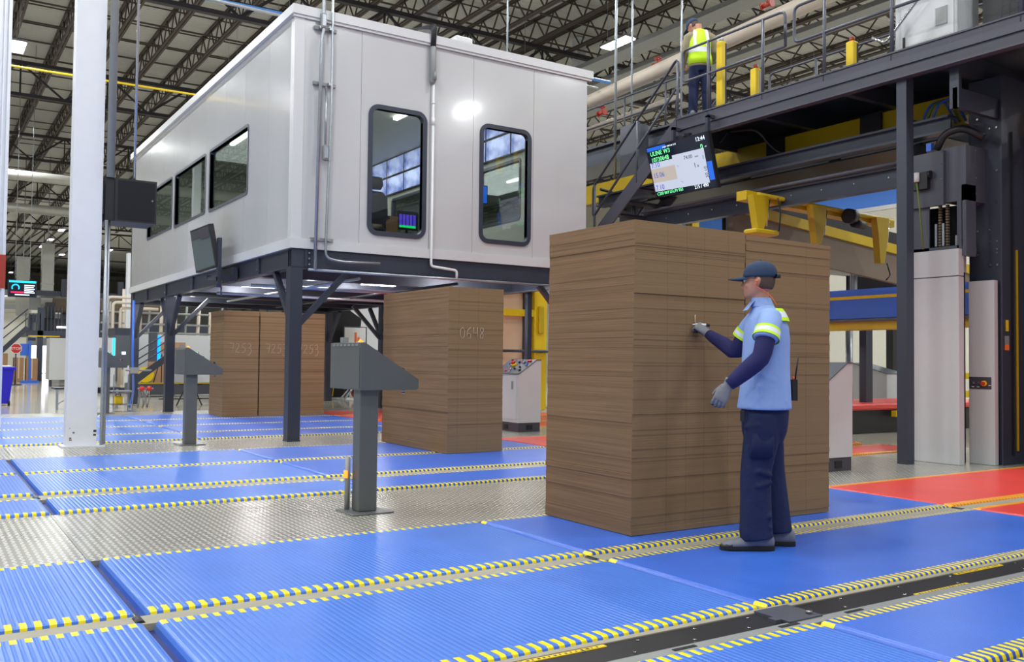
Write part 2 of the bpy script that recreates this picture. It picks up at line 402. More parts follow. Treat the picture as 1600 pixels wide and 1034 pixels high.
# open web joists run away from the camera, girders cross them
GY = [1.2, 14.0, 26.8, 39.6, 52.4, 65.2, 78., 91., 104., 117., 130.]
def joist(x, y1):
    b = MB(); y0 = 4.
    for dx in (-.055, .055):
        b.box(x+dx-.04, x+dx+.04, y0, y1, H-.01, H+.055).box(x+dx-.03, x+dx+.03, y0, y1, H+.78, H+.84)
    y = y0; up = True; step = .55 if x < 24 else .8
    while y < min(y1, 95):
        za, zb = (H+.02, H+.8) if up else (H+.8, H+.02)
        b.bar((x, y, za), (x, y+step, zb), .04, .04); y += step; up = not up
    return b.build('joist', 'joist', ceil)
jx = [-12.9+1.55*i for i in range(34)]
for xx in jx:
    if xx < 40: joist(xx, 140 if xx < 14 else 90)
for gy in GY:
    b = MB(); x0, x1 = -14, 39.5
    b.box(x0, x1, gy-.1, gy+.1, H-.12, H+.02).box(x0, x1, gy-.08, gy+.08, H-1.35, H-1.22)
    xx = x0; k = 0
    if gy < 100:
        while xx < x1-1.5:
            b.bar((xx, gy, H-1.28), (xx+1.55, gy, H-.05), .09) if k % 2 == 0 else b.bar((xx, gy, H-.05), (xx+1.55, gy, H-1.28), .07)
            if k % 2 == 0: b.bar((xx+1.55, gy, H-.05), (xx+1.55, gy, H-1.28), .06)
            xx += 1.55; k += 1
    b.build('girder', 'girder', ceil)
yy = 5.5
while yy < 80:
    MB().box(-14, 39.5, yy-.025, yy+.025, H+.05, H+.1).box(-14, 39.5, yy+.1, yy+.14, H+.72, H+.76).build('bridging_rod', 'joist', ceil); yy += 2.1 if yy < 40 else 4.3

# conveyor mats set into the floor
ROWS = [('a', .62, 2.11, 'the nearest row, cut off by the bottom right corner of the view'),
        ('b', 2.15, 2.90, 'the narrow row just in front of the black cable channel'),
        ('c', 3.22, 4.50, 'the row on which the man in the light blue shirt stands'),
        ('d', 4.66, 6.04, 'the row under the largest cardboard stack'),
        ('e', 7.96, 8.82, 'the narrow row just beyond the wide tread plate walkway'),
        ('f', 9.10, 10.67, 'the row beneath the front edge of the cardboard stack marked 0648'),
        ('g', 10.76, 12.34, 'the row beneath the back of the cardboard stack marked 0648'),
        ('h', 14.16, 15.38, 'the row just beyond the office posts'),
        ('i', 15.46, 17.02, 'the second row beyond the office posts'),
        ('j', 17.10, 18.66, 'the third row beyond the office posts'),
        ('k', 18.74, 20.35, 'the furthest row, beneath the stacks marked 7253')]
MODS = [(-2.6, .915, 'left of the first seam', 'blue'), (.955, 3.61, 'between the first and the second seam', 'blue'),
        (3.64, 7.61, 'right of the second seam up to the red mats', 'blue'), (7.64, 10.35, 'right of the blue mats', 'red')]
def belt(x0, x1, y0, y1, mats, name, label, group):
    xs = [(x0, -.055), (x0+.004, -.02), (x0+.015, -.005), (x0+.03, 0), (x1-.03, 0), (x1-.015, -.005), (x1-.004, -.02), (x1, -.055)]
    ys = [(y0, -.055), (y0+.003, -.022), (y0+.009, -.006), (y0+.02, 0), (y0+.09, 0), (y1-.085, 0), (y1-.02, 0), (y1-.009, -.006), (y1-.003, -.022), (y1, -.055)]
    b = MB(); vs = []; fs = []; ms = []
    for yv, yz in ys:
        for xv, xz in xs: vs.append((xv, yv, max(-.055, xz+yz)))
    for j in range(len(ys)-1):
        for i in range(len(xs)-1):
            a = j*len(xs)+i; fs.append((a, a+1, a+1+len(xs), a+len(xs))); ms.append(0 if j == 4 else 1)
    b.add(vs, fs, ms)
    o = b.build('conveyor_mat', mats, loc=(x0, y0, 0)); tag(o, label, 'conveyor mat', group); return o
for key, y0, y1, rd in ROWS:
    for k, (x0, x1, md, colr) in enumerate(MODS):
        if k == 3 and key in 'ab': x0_, x1_ = x0, 12.
        else: x0_, x1_ = x0, x1
        if k == 3: x1_ = {'c': 16, 'd': 11.9}.get(key, 12.5)
        if key == 'a' and k == 1: continue
        fine = k >= 2
        mats = ['belt_red', 'belt_red_tick'] if colr == 'red' else (['belt_fine', 'belt_fine_tick'] if fine else ['belt_blue', 'belt_blue_tick'])
        o = belt(x0_, x1_, y0, y1, mats, None, f"{colr} ribbed floor mat with yellow edge marks, {md}, in {rd}"[:200], 'conveyor mats in the floor')
# short labels (4 to 16 words)
SH = {'a': 'nearest row, at the bottom right corner', 'b': 'row just before the black channel', 'c': "row under the standing man's shoes", 'd': 'row under the largest cardboard stack',
      'e': 'narrow row beyond the wide tread plate', 'f': 'row under the 0648 stack, front half', 'g': 'row under the 0648 stack, back half',
      'h': 'first row beyond the office post', 'i': 'second row beyond the office post', 'j': 'third row beyond the office post', 'k': 'furthest row, under the 7253 stacks'}
SM = ['left of first seam', 'between the seams', 'right of second seam', 'red section']
i = 0
mats_objs = [o for o in COL.objects if o.name.startswith('conveyor_mat')]
for key, y0, y1, rd in ROWS:
    for k in range(4):
        if key == 'a' and k == 1: continue
        o = mats_objs[i]; i += 1
        o['label'] = (f"blue ribbed mat, {SM[k]}, {SH[key]}" if k < 3 else f"red mat, {SH[key]}")
# low floor strips seen between rows and the roller ends at the seams
t = thing('conveyor_bed', 'dark bed visible in the seams between the front mats', 'conveyor bed', (-2.6, .6, -.055)); kid(t, 'bed', MB().box(-2.6, 12, .6, 2.9, -.0545, -.05).box(-2.6, 16, 3.22, 6.05, -.0545, -.05), 'belt_bed')
t = thing('conveyor_bed', 'dark bed in the seams between the mats around the 0648 stack', 'conveyor bed', (-2.6, 7.95, -.055)); kid(t, 'bed', MB().box(-2.6, 12.5, 7.95, 12.35, -.0545, -.05), 'belt_bed')
t = thing('conveyor_bed', 'dark bed in the seams between the mats beyond the office post', 'conveyor bed', (-2.6, 14.15, -.055)); kid(t, 'bed', MB().box(-2.6, 12.5, 14.15, 20.36, -.0545, -.05), 'belt_bed')
t = thing('floor_strip', 'narrow beige concrete strip behind the mats the man stands on', 'floor strip', (0, 4.5, -.055)); kid(t, 'strip', MB().box(-2.6, 16, 4.505, 4.655, -.0499, -.016), 'gap_floor')
for sx in (.935, 3.62, 7.62): kid(t, 'roller_end', MB().cyl((sx-.03, 4.53, -.035), (sx-.03, 4.63, -.035), .03, 12).box(sx-.11, sx+.09, 4.52, 4.64, -.055, -.045), 'black')
t = thing('floor_strip', 'beige concrete strip behind the narrow mats, beyond the wide tread plate', 'floor strip', (0, 8.8, -.055)); kid(t, 'strip', MB().box(-2.6, 12, 8.825, 9.095, -.0499, -.02), 'gap_floor')
for sx in (.935, 3.62, 7.62): kid(t, 'roller_end', MB().cyl((sx-.03, 8.87, -.035), (sx-.03, 9.05, -.035), .03, 12), 'steel_mid')
# tread plates
def plate(y0, y1, lab, x0=-3, x1=15, seams=(), z=-.02, m='tread_plate'):
    b = MB(); xs = [x0]+list(seams)+[x1]
    for a, c in zip(xs[:-1], xs[1:]): b.box(a+.002, c-.002, y0, y1, -.055, z)
    o = b.build('tread_plate', m, loc=(x0, y0, z)); tag(o, lab, 'tread plate', None); return o
plate(6.06, 7.94, 'wide silver tread plate walkway carrying the nearest control pedestal', seams=(-.6, .9, 2.2, 4.6, 7.1, 9.5, 12.))
plate(12.36, 14.14, 'silver tread plate walkway under the white column and the second pedestal', seams=(-.6, 1.0, 2.9, 5.3, 7.7, 10.1))
plate(20.37, 21.9, 'silver tread plate strip behind the furthest mats', seams=(.6, 3, 5.4, 7.8))
# black cable channel
t = thing('cable_channel', 'long black cable channel with grey rails between the front mats', 'cable channel', (3, 3.06, -.055))
kid(t, 'side_rail', MB().box(-2.6, 16, 2.905, 2.975, -.055, -.012), 'galv_dull', label='wide dull grey rail on the near side')
kid(t, 'side_rail', MB().box(-2.6, 16, 3.175, 3.215, -.055, -.012), 'gap_floor', label='beige rail on the far side')
b = MB()
for a, c in ((-2.6, 3.52), (3.74, 7.6), (7.7, 16)): b.box(a, c, 2.975, 3.175, -.055, -.018)
kid(t, 'cover_plate', b, 'black')
for sx in (3.63, 7.65): kid(t, 'hinge', MB().box(sx-.12, sx+.12, 2.96, 3.18, -.05, -.004).box(sx-.17, sx-.13, 3.0, 3.05, -.05, .0).cyl((sx+.08, 3.01, .0), (sx+.08, 3.01, .012), .016, 10, 1), ['steel_mid', 'chrome'])
b = MB()
for sx in (2.3, 2.6, 2.95, 3.3, 4.0, 4.5, 5.0, 5.7): b.cyl((sx, 3.02, -.018), (sx, 3.02, -.012), .008, 8).cyl((sx+.12, 3.14, -.018), (sx+.12, 3.14, -.012), .008, 8)
kid(t, 'screw', b, 'chrome', kind='stuff')
b = MB()
for sx in (1.2, 2.75, 3.42, 3.9, 6.4): b.box(sx, sx+.13, 2.93, 2.952, -.012, -.009)
kid(t, 'slot', b, 'rubber')
for a, y in ((2.05, 3.155), (5.2, 3.155), (4.55, 2.985), (.4, 2.985)):
    l = kid(t, 'warning_label', MB().box(a, a+.50, y-.012, y+.016, -.018, -.0145), 'yellow', label='yellow warning strip')
    bb = MB(); k = a+.03
    while k < a+.46: bb.box(k, k+random.uniform(.006, .02), y-.005, y+.008, -.0144, -.0138); k += .028
    bb.build('print', 'text_dark', l)

# ================================================================== CARDBOARD STACKS
def stack(x0, x1, y0, y1, h, mats, label, group, lean=(0, 0), slant=0., n=46, seed=1):
    """mats: [front (-Y/+Y), flute side (-X/+X), top]"""
    random.seed(seed); b = MB(); z = 0.004
    th = [random.uniform(.6, 1.4) for _ in range(n)]; sc = (h-.004)/sum(th)
    w, d = x1-x0, y1-y0
    for k, q in enumerate(th):
        z1 = z + q*sc; j = [random.gauss(0, .0016) for _ in range(4)]; lx = lean[0]*z/h; ly = lean[1]*z/h
        a, c, e, f = j[0]+lx, w+j[1]+lx, j[2]+ly, d+j[3]+ly
        top = k == n-1
        za, zb = z1, z1+(slant if top else 0)
        vs = [(a, e, z), (c, e, z), (c, f, z), (a, f, z), (a, e, za), (c, e, zb), (c, f, zb), (a, f, za)]
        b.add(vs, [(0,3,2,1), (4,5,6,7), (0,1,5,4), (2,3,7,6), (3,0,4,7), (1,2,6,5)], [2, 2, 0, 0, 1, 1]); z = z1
    o = b.build('cardboard_stack', mats, loc=None, fix=False); o.location = (x0, y0, 0); o['_o'] = [0, 0, 0]
    tag(o, label, 'cardboard stack', group); return o
def chalk(o, strokes, sc, x0, z0, y=-.007):
    b = MB()
    for st in strokes:
        b.tube([(x0+p[0]*sc, y, z0+p[1]*sc) for p in st], .0032, 6)
    b.build('chalk_number', 'chalk', o, label='hand written chalk marks')
S7 = [[(0, .95), (.1, .98), (.45, .96), (.4, .6), (.3, .0)], [(.12, .5), (.45, .52)]]
S2 = [[(0, .8), (.15, .95), (.35, .9), (.35, .65), (.15, .3), (0, .05), (.2, .1), (.45, .05)]]
S5 = [[(.45, .95), (.12, .93), (.08, .55), (.3, .6), (.42, .4), (.35, .12), (.1, .02), (0, .1)]]
S3 = [[(0, .9), (.25, .98), (.38, .8), (.3, .6), (.12, .52), (.35, .45), (.42, .2), (.3, -.12), (.15, -.25), (0, -.15)]]
S0 = [[(.2, .0), (.02, .3), (.05, .75), (.25, .95), (.42, .7), (.4, .2), (.2, .0)]]
S6 = [[(.38, .95), (.1, .7), (.02, .3), (.15, .02), (.38, .12), (.38, .4), (.18, .48), (.05, .35)]]
S4 = [[(.05, .95), (.02, .5), (.38, .5)], [(.4, .98), (.38, .0)]]
S8 = [[(.35, .9), (.12, .95), (.06, .75), (.36, .35), (.3, .05), (.08, .05), (.05, .3), (.38, .7), (.35, .9)]]
def number(o, digs, sc, x0, z0):
    sts = []
    for i, d in enumerate(digs): sts += [[(p[0]+i*.62, p[1]) for p in st] for st in d]
    chalk(o, sts, sc, x0, z0)
g = 'piles of flat cardboard sheets'
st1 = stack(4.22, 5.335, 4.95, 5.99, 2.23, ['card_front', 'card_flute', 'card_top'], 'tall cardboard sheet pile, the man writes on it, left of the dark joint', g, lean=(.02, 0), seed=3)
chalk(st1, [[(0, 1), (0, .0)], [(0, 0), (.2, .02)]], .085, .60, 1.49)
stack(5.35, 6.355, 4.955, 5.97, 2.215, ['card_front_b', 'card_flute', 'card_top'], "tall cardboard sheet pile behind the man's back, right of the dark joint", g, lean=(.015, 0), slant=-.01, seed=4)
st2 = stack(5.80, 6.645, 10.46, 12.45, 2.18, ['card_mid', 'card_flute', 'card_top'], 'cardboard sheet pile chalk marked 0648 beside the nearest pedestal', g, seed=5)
number(st2, [S0, S6, S4, S8], .16, .17, 1.50)
xs = [(5.27, 6.005, 'leftmost of the three piles marked 7253, chalked 7253 on its front'), (6.03, 6.72, 'middle of the three piles marked 7253, partly behind the office post'), (6.735, 7.46, 'rightmost of the three piles marked 7253, right of the office post')]
for k, (a, c, l) in enumerate(xs):
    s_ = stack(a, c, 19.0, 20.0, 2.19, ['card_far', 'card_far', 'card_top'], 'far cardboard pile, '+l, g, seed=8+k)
    number(s_, [S7, S2, S5, S3], .20, .12, 1.32)

# ================================================================== CONTROL PEDESTALS
def pedestal(loc, label):
    t = thing('control_pedestal', label, 'control pedestal', loc, 'wedge headed control pedestals')
    x, y, z = loc
    kid(t, 'base_plate', MB().bev(x-.17, x+.19, y-.17, y+.19, z, z+.012, .003), 'steel_kiosk')
    b = MB().bev(x-.075, x+.085, y-.065, y+.075, z+.012, z+1.0, .006)
    p = kid(t, 'post', b, 'steel_kiosk')
    # wedge housing: tall back at -X, operator slope falls to +X
    hx = x-.10; prof = [(hx, z+.99), (hx+.50, z+.99), (hx+.52, z+1.005), (hx+.52, z+1.075), (hx+.05, z+1.365), (hx+.03, z+1.375), (hx, z+1.37)]
    h = kid(t, 'housing', MB().prism(prof, 1, y-.12, y+.52).box(hx-.004, hx, y-.10, y+.50, z+1.0, z+1.335), 'steel_kiosk')
    b = MB()
    for k in range(7): b.box(hx-.006, hx+.012, y-.07+k*.08, y-.02+k*.08, z+1.345, z+1.362)
    kid(t, 'vent_strip', b, 'galv_dull')
    def on(s, w): return Vector((hx+.05+s*.47, y+w, z+1.365-s*.29))
    nrm = Vector((.29, 0, .47)).normalized()
    for s_, w_, r_, c_ in ((.02, .05, .02, 'amber'), (.28, .02, .013, 'chrome'), (.28, .12, .013, 'led_green'), (.28, .24, .016, 'blue_paint'), (.3, .36, .016, 'text_white'), (.78, .0, .016, 'black'), (.78, .14, .02, 'red'), (.78, .28, .016, 'chrome'), (.5, .1, .014, 'black'), (.5, .25, .014, 'yellow')):
        a = on(s_, w_); kid(t, 'button', MB().cyl(a, a+nrm*.012, r_*1.3, 12, 1).cyl(a+nrm*.012, a+nrm*.035, r_, 12), [c_, 'chrome'])
    kid(t, 'cable_gland', MB().cyl((hx+.44, y, z+.99), (hx+.44, y, z+.965), .012, 8).cyl((hx+.44, y, z+.965), (hx+.44, y, z+.955), .018, 8), 'chrome')
    kid(t, 'sensor_block', MB().box(hx+.02, hx+.07, y+.3, y+.36, z+1.375, z+1.42), 'galv_dull')
    return t
pedestal((3.08, 6.93, -.02), 'nearest dark grey control pedestal, standing on the wide tread plate')
pedestal((3.27, 13.42, -.02), 'dark grey control pedestal in front of the 7253 piles, with amber lamp')
pedestal((3.42, 21.35, -.02), 'small far control pedestal partly hidden behind the white column')
t = thing('floor_tag', 'clear cable guard with an orange sticker beside the nearest pedestal', 'cable guard', (2.99, 7.05, -.02))
kid(t, 'guard_tube', MB().cyl((2.98, 7.04, -.02), (2.98, 7.04, .42), .022, 10), 'galv_dull'); kid(t, 'sticker', MB().box(2.955, 2.965, 7.0, 7.06, .25, .31), 'amber')
kid(t, 'black_cover', MB().box(3.17, 3.19, 6.97, 7.03, -.02, .34), 'black')

# ================================================================== HIGH BAY LAMPS
def highbay(x, y, label, lamp=True, z=11.2, near=True, pw=1.):
    t = thing('high_bay_light', label, 'ceiling light', (x, y, z), 'high bay lamps under the roof')
    kid(t, 'housing', MB().box(x-.22, x+.22, y-.62, y+.62, z, z+.07).box(x-.1, x+.1, y-.3, y+.3, z+.07, z+.15), 'galv_dull')
    kid(t, 'diffuser', MB().box(x-.19, x+.19, y-.58, y+.58, z-.035, z-.002), 'lamp_emit' if near else 'lamp_far')
    for dy in (-.5, .5): kid(t, 'hanger', MB().cyl((x, y+dy, z+.07), (x, y+dy, H+.9), .006, 6), 'galv')
    if lamp:
        L = bpy.data.lights.new('lamp', 'AREA'); L.shape = 'RECTANGLE'; L.size = .4; L.size_y = 1.2; L.energy = LAMP_W*pw; L.color = (.955, 1., .985)
        lo = bpy.data.objects.new('lamp', L); COL.objects.link(lo); lo.parent = t; lo.location = (0, 0, -.045)
    return t
LX = [-9.6, -3.6, 2.4, 9.1, 17.6, 26., 33.]  # leftmost row is added out of view to brighten the office window reflections
n_ = 0
for ix, x in enumerate(LX):
    for iy, y in enumerate([-4., 3., 9.5, 15.5, 21.4, 27., 32.4]):
        if x == 9.1 and y == 15.5: y = 14.6
        vis = {(2.4, 32.4): 'bright high bay lamp high on the left, left of the white column', (17.6, 21.4): 'long bright high bay lamp left of the vested man'}.get((x, y))
        xn = ['added unseen row at far left', 'row left of the white column', 'row over the white column', 'row over the office', 'row over the staircase', 'row beyond the stacker', 'row beside the blue band'][ix]
        yn = ['behind the camera', 'over the nearest mats', 'over the cardboard stacks', 'over the office posts', 'over the furthest mats', 'past the furthest mats', 'at the second roof girder'][iy]
        highbay(x, y, vis or f'high bay lamp in the {xn}, {yn}', z=10.9)
far = [(9.1, 78.), (9.1, 85.), (9.1, 91.), (11.4, 97.), (9.0, 103.), (9., 110), (9., 122), (14.5, 44.), (14.5, 60.), (2.4, 44.), (14.5, 90.), (3.2, 66.), (24., 50), (24, 75)]
for k, (x, y) in enumerate(far):
    d = ['nearest', 'second', 'third', 'fourth', 'fifth', 'sixth', 'seventh', 'eighth'][k] if k < 8 else None
    wh = ['right of the office, middle distance', 'hidden behind the office, far off', 'behind the left part of the roof, middle distance', 'tiny, far behind the office', 'small, far off above the stairs', 'far off, over the right hall half', 'furthest, over the right hall half']
    highbay(x, y, (f'{d} lamp of the receding far row left of the white column' if k < 7 else f'distant high bay lamp {wh[k-7]}'), lamp=True, near=False, z=10.9, pw=3.)

# ================================================================== CONTROL OFFICE ON A STEEL FRAME
OX0, OX1, OY0, OY1, OZ0, OZ1 = 4.65, 10.18, 13.25, 25.6, 2.87, 6.45
of = thing('control_office', 'large white glossy panel office raised on a dark steel frame', 'office cabin', (4.65, 13.25, 2.87))
def wall_panels(axis, c0, c1, cuts, holes, z0, z1, mats='white_panel', name='wall_panel'):
    """a wall of upright panels; axis 1 = wall in XZ plane (thickness in Y)"""
    for a, c in zip(cuts[:-1], cuts[1:]):
        b = MB(); a_, c_ = a+.003, c-.003
        hs = [h for h in holes if h[0] < c_ and h[1] > a_]
        def add(u0, u1, v0, v1):
            if u1-u0 < .002 or v1-v0 < .002: return
            if axis == 1: b.box(u0, u1, c0, c1, v0, v1)
            else: b.box(c0, c1, u0, u1, v0, v1)
        us = sorted(set([a_, c_]+[min(max(v, a_), c_) for h in hs for v in h[:2]]))
        for u0, u1 in zip(us[:-1], us[1:]):
            m_ = (u0+u1)/2; hh = [h for h in hs if h[0] <= m_ <= h[1]]
            if hh: add(u0, u1, z0, hh[0][2]); add(u0, u1, hh[0][3], z1)
            else: add(u0, u1, z0, z1)
        kid(of, name, b, mats)
def rr(u0, u1, v0, v1, r, n=6):
    out = []
    for (cu, cv, a) in ((u1-r, v0+r, -PI/2), (u1-r, v1-r, 0), (u0+r, v1-r, PI/2), (u0+r, v0+r, PI)):
        for k in range(n+1): t_ = a+k*PI/2/n; out.append((cu+r*math.cos(t_), cv+r*math.sin(t_)))
    return out
def win_frame(axis, c_out, c_in, u0, u1, v0, v1, wd, r, m, glassm, parent=None, name='window'):
    parent = parent or of
    O = rr(u0, u1, v0, v1, r); I = rr(u0+wd, u1-wd, v0+wd, v1-wd, max(r-wd, .02)); n = len(O)
    def P(p, c): return (p[0], c, p[1]) if axis == 1 else (c, p[0], p[1])
    vs = [P(p, c_out) for p in O]+[P(p, c_out) for p in I]+[P(p, c_in) for p in I]+[P(p, c_in) for p in O]
    fs = []
    for k in range(n):
        j = (k+1) % n
        fs += [(k, j, n+j, n+k), (n+k, n+j, 2*n+j, 2*n+k), (2*n+k, 2*n+j, 3*n+j, 3*n+k), (3*n+k, 3*n+j, j, k)]
    f = MB().add(vs, fs).build(name, m, parent)
    cm = (c_out+c_in)/2; b = MB()
    if axis == 1: b.box(u0+wd*.5, u1-wd*.5, cm-.004, cm+.004, v0+wd*.5, v1-wd*.5)
    else: b.box(cm-.004, cm+.004, u0+wd*.5, u1-wd*.5, v0+wd*.5, v1-wd*.5)
    g_ = MB(); g_.v = b.v; g_.f = b.f; g_.m = b.m; g_.sm = b.sm
    g_.build('pane', glassm, f)
    return f
W1 = (5.86, 6.89, 3.17, 5.25); W2 = (7.90, 8.95, 3.21, 5.25)
def inset(w, d): return (w[0]+d, w[1]-d, w[2]+d, w[3]-d)
wall_panels(1, OY0, OY0+.08, [4.79, 5.73, 6.95, 7.77, 9.0, 10.18], [inset(W1, .07), inset(W2, .07)], OZ0+.12, OZ1-.05)
for wv in (W1, W2): win_frame(1, OY0-.025, OY0+.085, *wv, .07, .17, 'panel_dark' if False else 'steel_dark', 'glass')
LW = [(15.47, 17.98, 4.00, 5.22), (18.22, 20.82, 4.02, 5.22), (21.02, 23.65, 4.05, 5.22)]
cuts = [13.39]+[14.45+1.27*i for i in range(9)]+[25.6]
wall_panels(0, OX0, OX0+.08, cuts, [inset(wv, .05) for wv in LW], OZ0+.12, OZ1-.05)
for wv in LW: win_frame(0, OX0-.012, OX0+.085, *wv, .05, .09, 'steel_mid', 'glass_side')
kid(of, 'corner_trim', MB().prism([(OX0-.012, OY0-.012), (OX0+.145, OY0-.012), (OX0+.145, OY0+.05), (OX0+.05, OY0+.05), (OX0+.05, OY0+.145), (OX0-.012, OY0+.145)], 2, OZ0+.151, OZ1-.091), 'white_trim')
kid(of, 'base_trim', MB().prism([(OX0-.03, OY0-.03), (OX1+.01, OY0-.03), (OX1+.01, OY0+.05), (OX0+.05, OY0+.05), (OX0+.05, OY1), (OX0-.03, OY1)], 2, OZ0, OZ0+.15), 'white_trim')
kid(of, 'roof_cap', MB().box(OX0-.06, OX1+.1, OY0-.06, OY1+.05, OZ1-.05, OZ1+.09).box(OX0-.04, OX1+.08, OY0-.04, OY0+.02, OZ1-.09, OZ1-.05), 'white_trim')
# right and back walls with inner windows, floor, ceiling
RW = [(15.3, 16.95, 4.05, 5.32), (17.6, 21.3, 4.05, 5.32), (22.0, 24.5, 4.05, 5.32)]
wall_panels(0, OX1-.08, OX1, [OY0, 15.0, 17.2, 19.4, 21.6, 23.6, OY1], [inset(wv, .05) for wv in RW], OZ0, OZ1-.05, 'room_wall')
for wv in RW: win_frame(0, OX1+.012, OX1-.095, *wv, .06, .09, 'steel_dark', 'glass')
kid(of, 'back_wall', MB().box(OX0, OX1, OY1-.08, OY1, OZ0, OZ1-.05), 'room_wall')
kid(of, 'room_floor', MB().box(OX0+.08, OX1-.08, OY0+.08, OY1-.08, OZ0-.02, OZ0+.03), 'room_dark')
kid(of, 'room_ceiling', MB().box(OX0+.08, OX1-.08, OY0+.09, OY1-.08, 6.36, 6.39), 'room_ceiling')
kid(of, 'inner_lining', MB().box(OX0+.085, OX0+.095, OY0+.09, 15.4, OZ0, 6.36).box(OX0+.085, OX0+.095, 23.7, OY1-.09, OZ0, 6.36).box(OX0+.085, OX0+.095, 15.4, 23.7, OZ0, 3.98).box(OX0+.085, OX0+.095, 15.4, 23.7, 5.24, 6.36), 'room_wall')
for k, (x, y0, y1) in enumerate([(6.2, 15.0, 17.4), (8.4, 15.2, 17.6), (6.2, 19.5, 22.), (8.4, 19.5, 22)]):
    kid(of, 'strip_light', MB().box(x-.05, x+.05, y0, y1, 6.30, 6.36), 'lamp_room')
L = bpy.data.lights.new('room_lamp', 'AREA'); L.shape = 'RECTANGLE'; L.size = 4; L.size_y = 9; L.energy = 260
lo = bpy.data.objects.new('room_lamp', L); COL.objects.link(lo); lo.parent = of; lo.location = (2.8, 6, 3.4)
# front wall parts: raceway with cables and the white drain pipe
kid(of, 'cable_raceway', MB().tube([(6.955, 13.19, 5.72), (6.955, 13.19, 5.76), (6.955, 13.19, 6.3), (6.955, 13.19, 6.34)], [.02, .055, .055, .045], 14).cyl((6.965, 13.13, 5.78), (6.965, 13.13, 5.92), .03, 10), 'galv_dull', label='grey padded cable sleeve')
b = MB()
for k in range(6):
    o_ = .016*(k-2.5); b.tube(rpath([(6.955+o_, 13.19, 6.30), (6.955+o_, 13.15, 6.62+.02*k), (6.7-.05*k, 13.5+.1*k, 6.66), (6.5, 13.9, 6.56)], .08), .009, 6)
kid(of, 'cable_bundle', b, 'cable')
kid(of, 'drain_pipe', MB().tube(rpath([(6.98, 13.20, 5.72), (6.98, 13.20, 2.74), (7.46, 13.20, 2.70), (7.46, 13.20, 2.56)], .05), .022, 10).cyl((6.98, 13.2, 5.05), (6.98, 13.2, 5.18), .028, 10).cyl((6.98, 13.2, 5.4), (6.98, 13.2, 5.44), .028, 10), 'white_gloss')
for (x, y) in ((7.75, 13.7), (5.0, 18.6), (5.0, 22.6)): kid(of, 'roof_box', MB().bev(x-.17, x+.17, y-.15, y+.15, 6.54, 6.78, .02), 'white_trim')
# steel frame
fr = thing('steel_support_frame', 'dark blue grey steel frame of posts and beams carrying the white office', 'steel frame', (4.75, 13.37, 0))
def ibeam(b, a, c, h=.29, w=.16, t=.02):
    a = Vector(a); c = Vector(c)
    z = Vector((0, 0, h/2-t/2)); b.bar(a+z, c+z, w, t); b.bar(a-z, c-z, w, t); b.bar(a, c, t*.8, h-t)
BZ = 2.725
b = MB(); ibeam(b, (4.66, 13.35, BZ), (10.18, 13.35, BZ)); b.box(4.66, 10.18, 13.262, 13.272, BZ-.13, BZ+.13); kid(fr, 'front_beam', b, 'steel_dark')
b = MB(); ibeam(b, (4.75, 13.28, BZ), (4.75, 25.6, BZ)); b.box(4.69, 4.70, 13.5, 25.6, BZ-.13, BZ+.13); kid(fr, 'side_beam', b, 'steel_dark')
b = MB(); ibeam(b, (10.1, 13.28, BZ), (10.1, 25.6, BZ)); kid(fr, 'side_beam', b, 'steel_dark')
b = MB(); ibeam(b, (4.66, 25.5, BZ), (10.18, 25.5, BZ)); kid(fr, 'back_beam', b, 'steel_dark')
for y in (15.6, 17.8, 19.9, 21.6, 23.6): b = MB(); ibeam(b, (4.75, y, BZ-.02), (10.1, y, BZ-.02), .2, .12); kid(fr, 'cross_beam', b, 'steel_dark')
for y in (14.9, 17.0, 19.2, 21.6, 23.6, 25.3): kid(fr, 'stiffener', MB().box(4.655, 4.70, y-.07, y+.07, 2.59, 2.86).cyl((4.65, y, 2.66), (4.655, y, 2.66), .015, 8, 1).cyl((4.65, y, 2.8), (4.655, y, 2.8), .015, 8, 1), ['steel_dark', 'chrome'])
kid(fr, 'bolt_plate', MB().box(4.86, 4.90, 13.24, 13.26, 2.6, 2.85).add([], []), 'steel_dark')
b = MB()
for z in (2.64, 2.725, 2.81): b.cyl((4.93, 13.235, z), (4.93, 13.262, z), .016, 8)
kid(fr, 'bolt', b, 'chrome')
def post(x, y, br):
    b = MB().box(x-.10, x+.10, y-.11, y+.11, -.02, .0).box(x-.095, x+.095, y-.095, y+.095, 0, 2.58)
    kid(fr, 'post', b, 'steel_dark')
    for dx, dy in br:
        kid(fr, 'brace', MB().bar((x+dx*.06, y+dy*.06, 1.72), (x+dx*.85, y+dy*.85, 2.56), .085, .085, up=(0, 0, 1)), 'steel_dark')
post(4.745, 13.36, [(1, 0), (0, 1)])
post(4.80, 21.65, [(1, 0), (0, 1), (0, -1)])
post(4.75, 25.4, [(1, 0), (0, -1)])
post(10.08, 13.37, [(-1, 0), (0, 1)])
post(10.08, 21.65, [(-1, 0), (0, 1), (0, -1)])
post(10.08, 25.4, [(-1, 0), (0, -1)])
post(7.9, 25.4, [(-1, 0), (1, 0)])
kid(fr, 'soffit_panel', MB().box(4.78, 10.06, 13.45, 25.4, 2.80, 2.84), 'soffit', label='shiny metal underside')
for x, y in ((6.07, 16.2), (6.0, 19.05), (7.75, 16.9), (9.0, 14.5), (5.5, 22.6)):
    l = kid(fr, 'soffit_light', MB().box(x-.35, x+.35, y-.07, y+.07, 2.70, 2.80), 'lamp_emit')
    L = bpy.data.lights.new('lamp', 'POINT'); L.shadow_soft_size = .06; L.energy = 55
    lo = bpy.data.objects.new('lamp', L); COL.objects.link(lo); lo.parent = fr; lo.location = (x-4.75, y-13.37, 2.60)
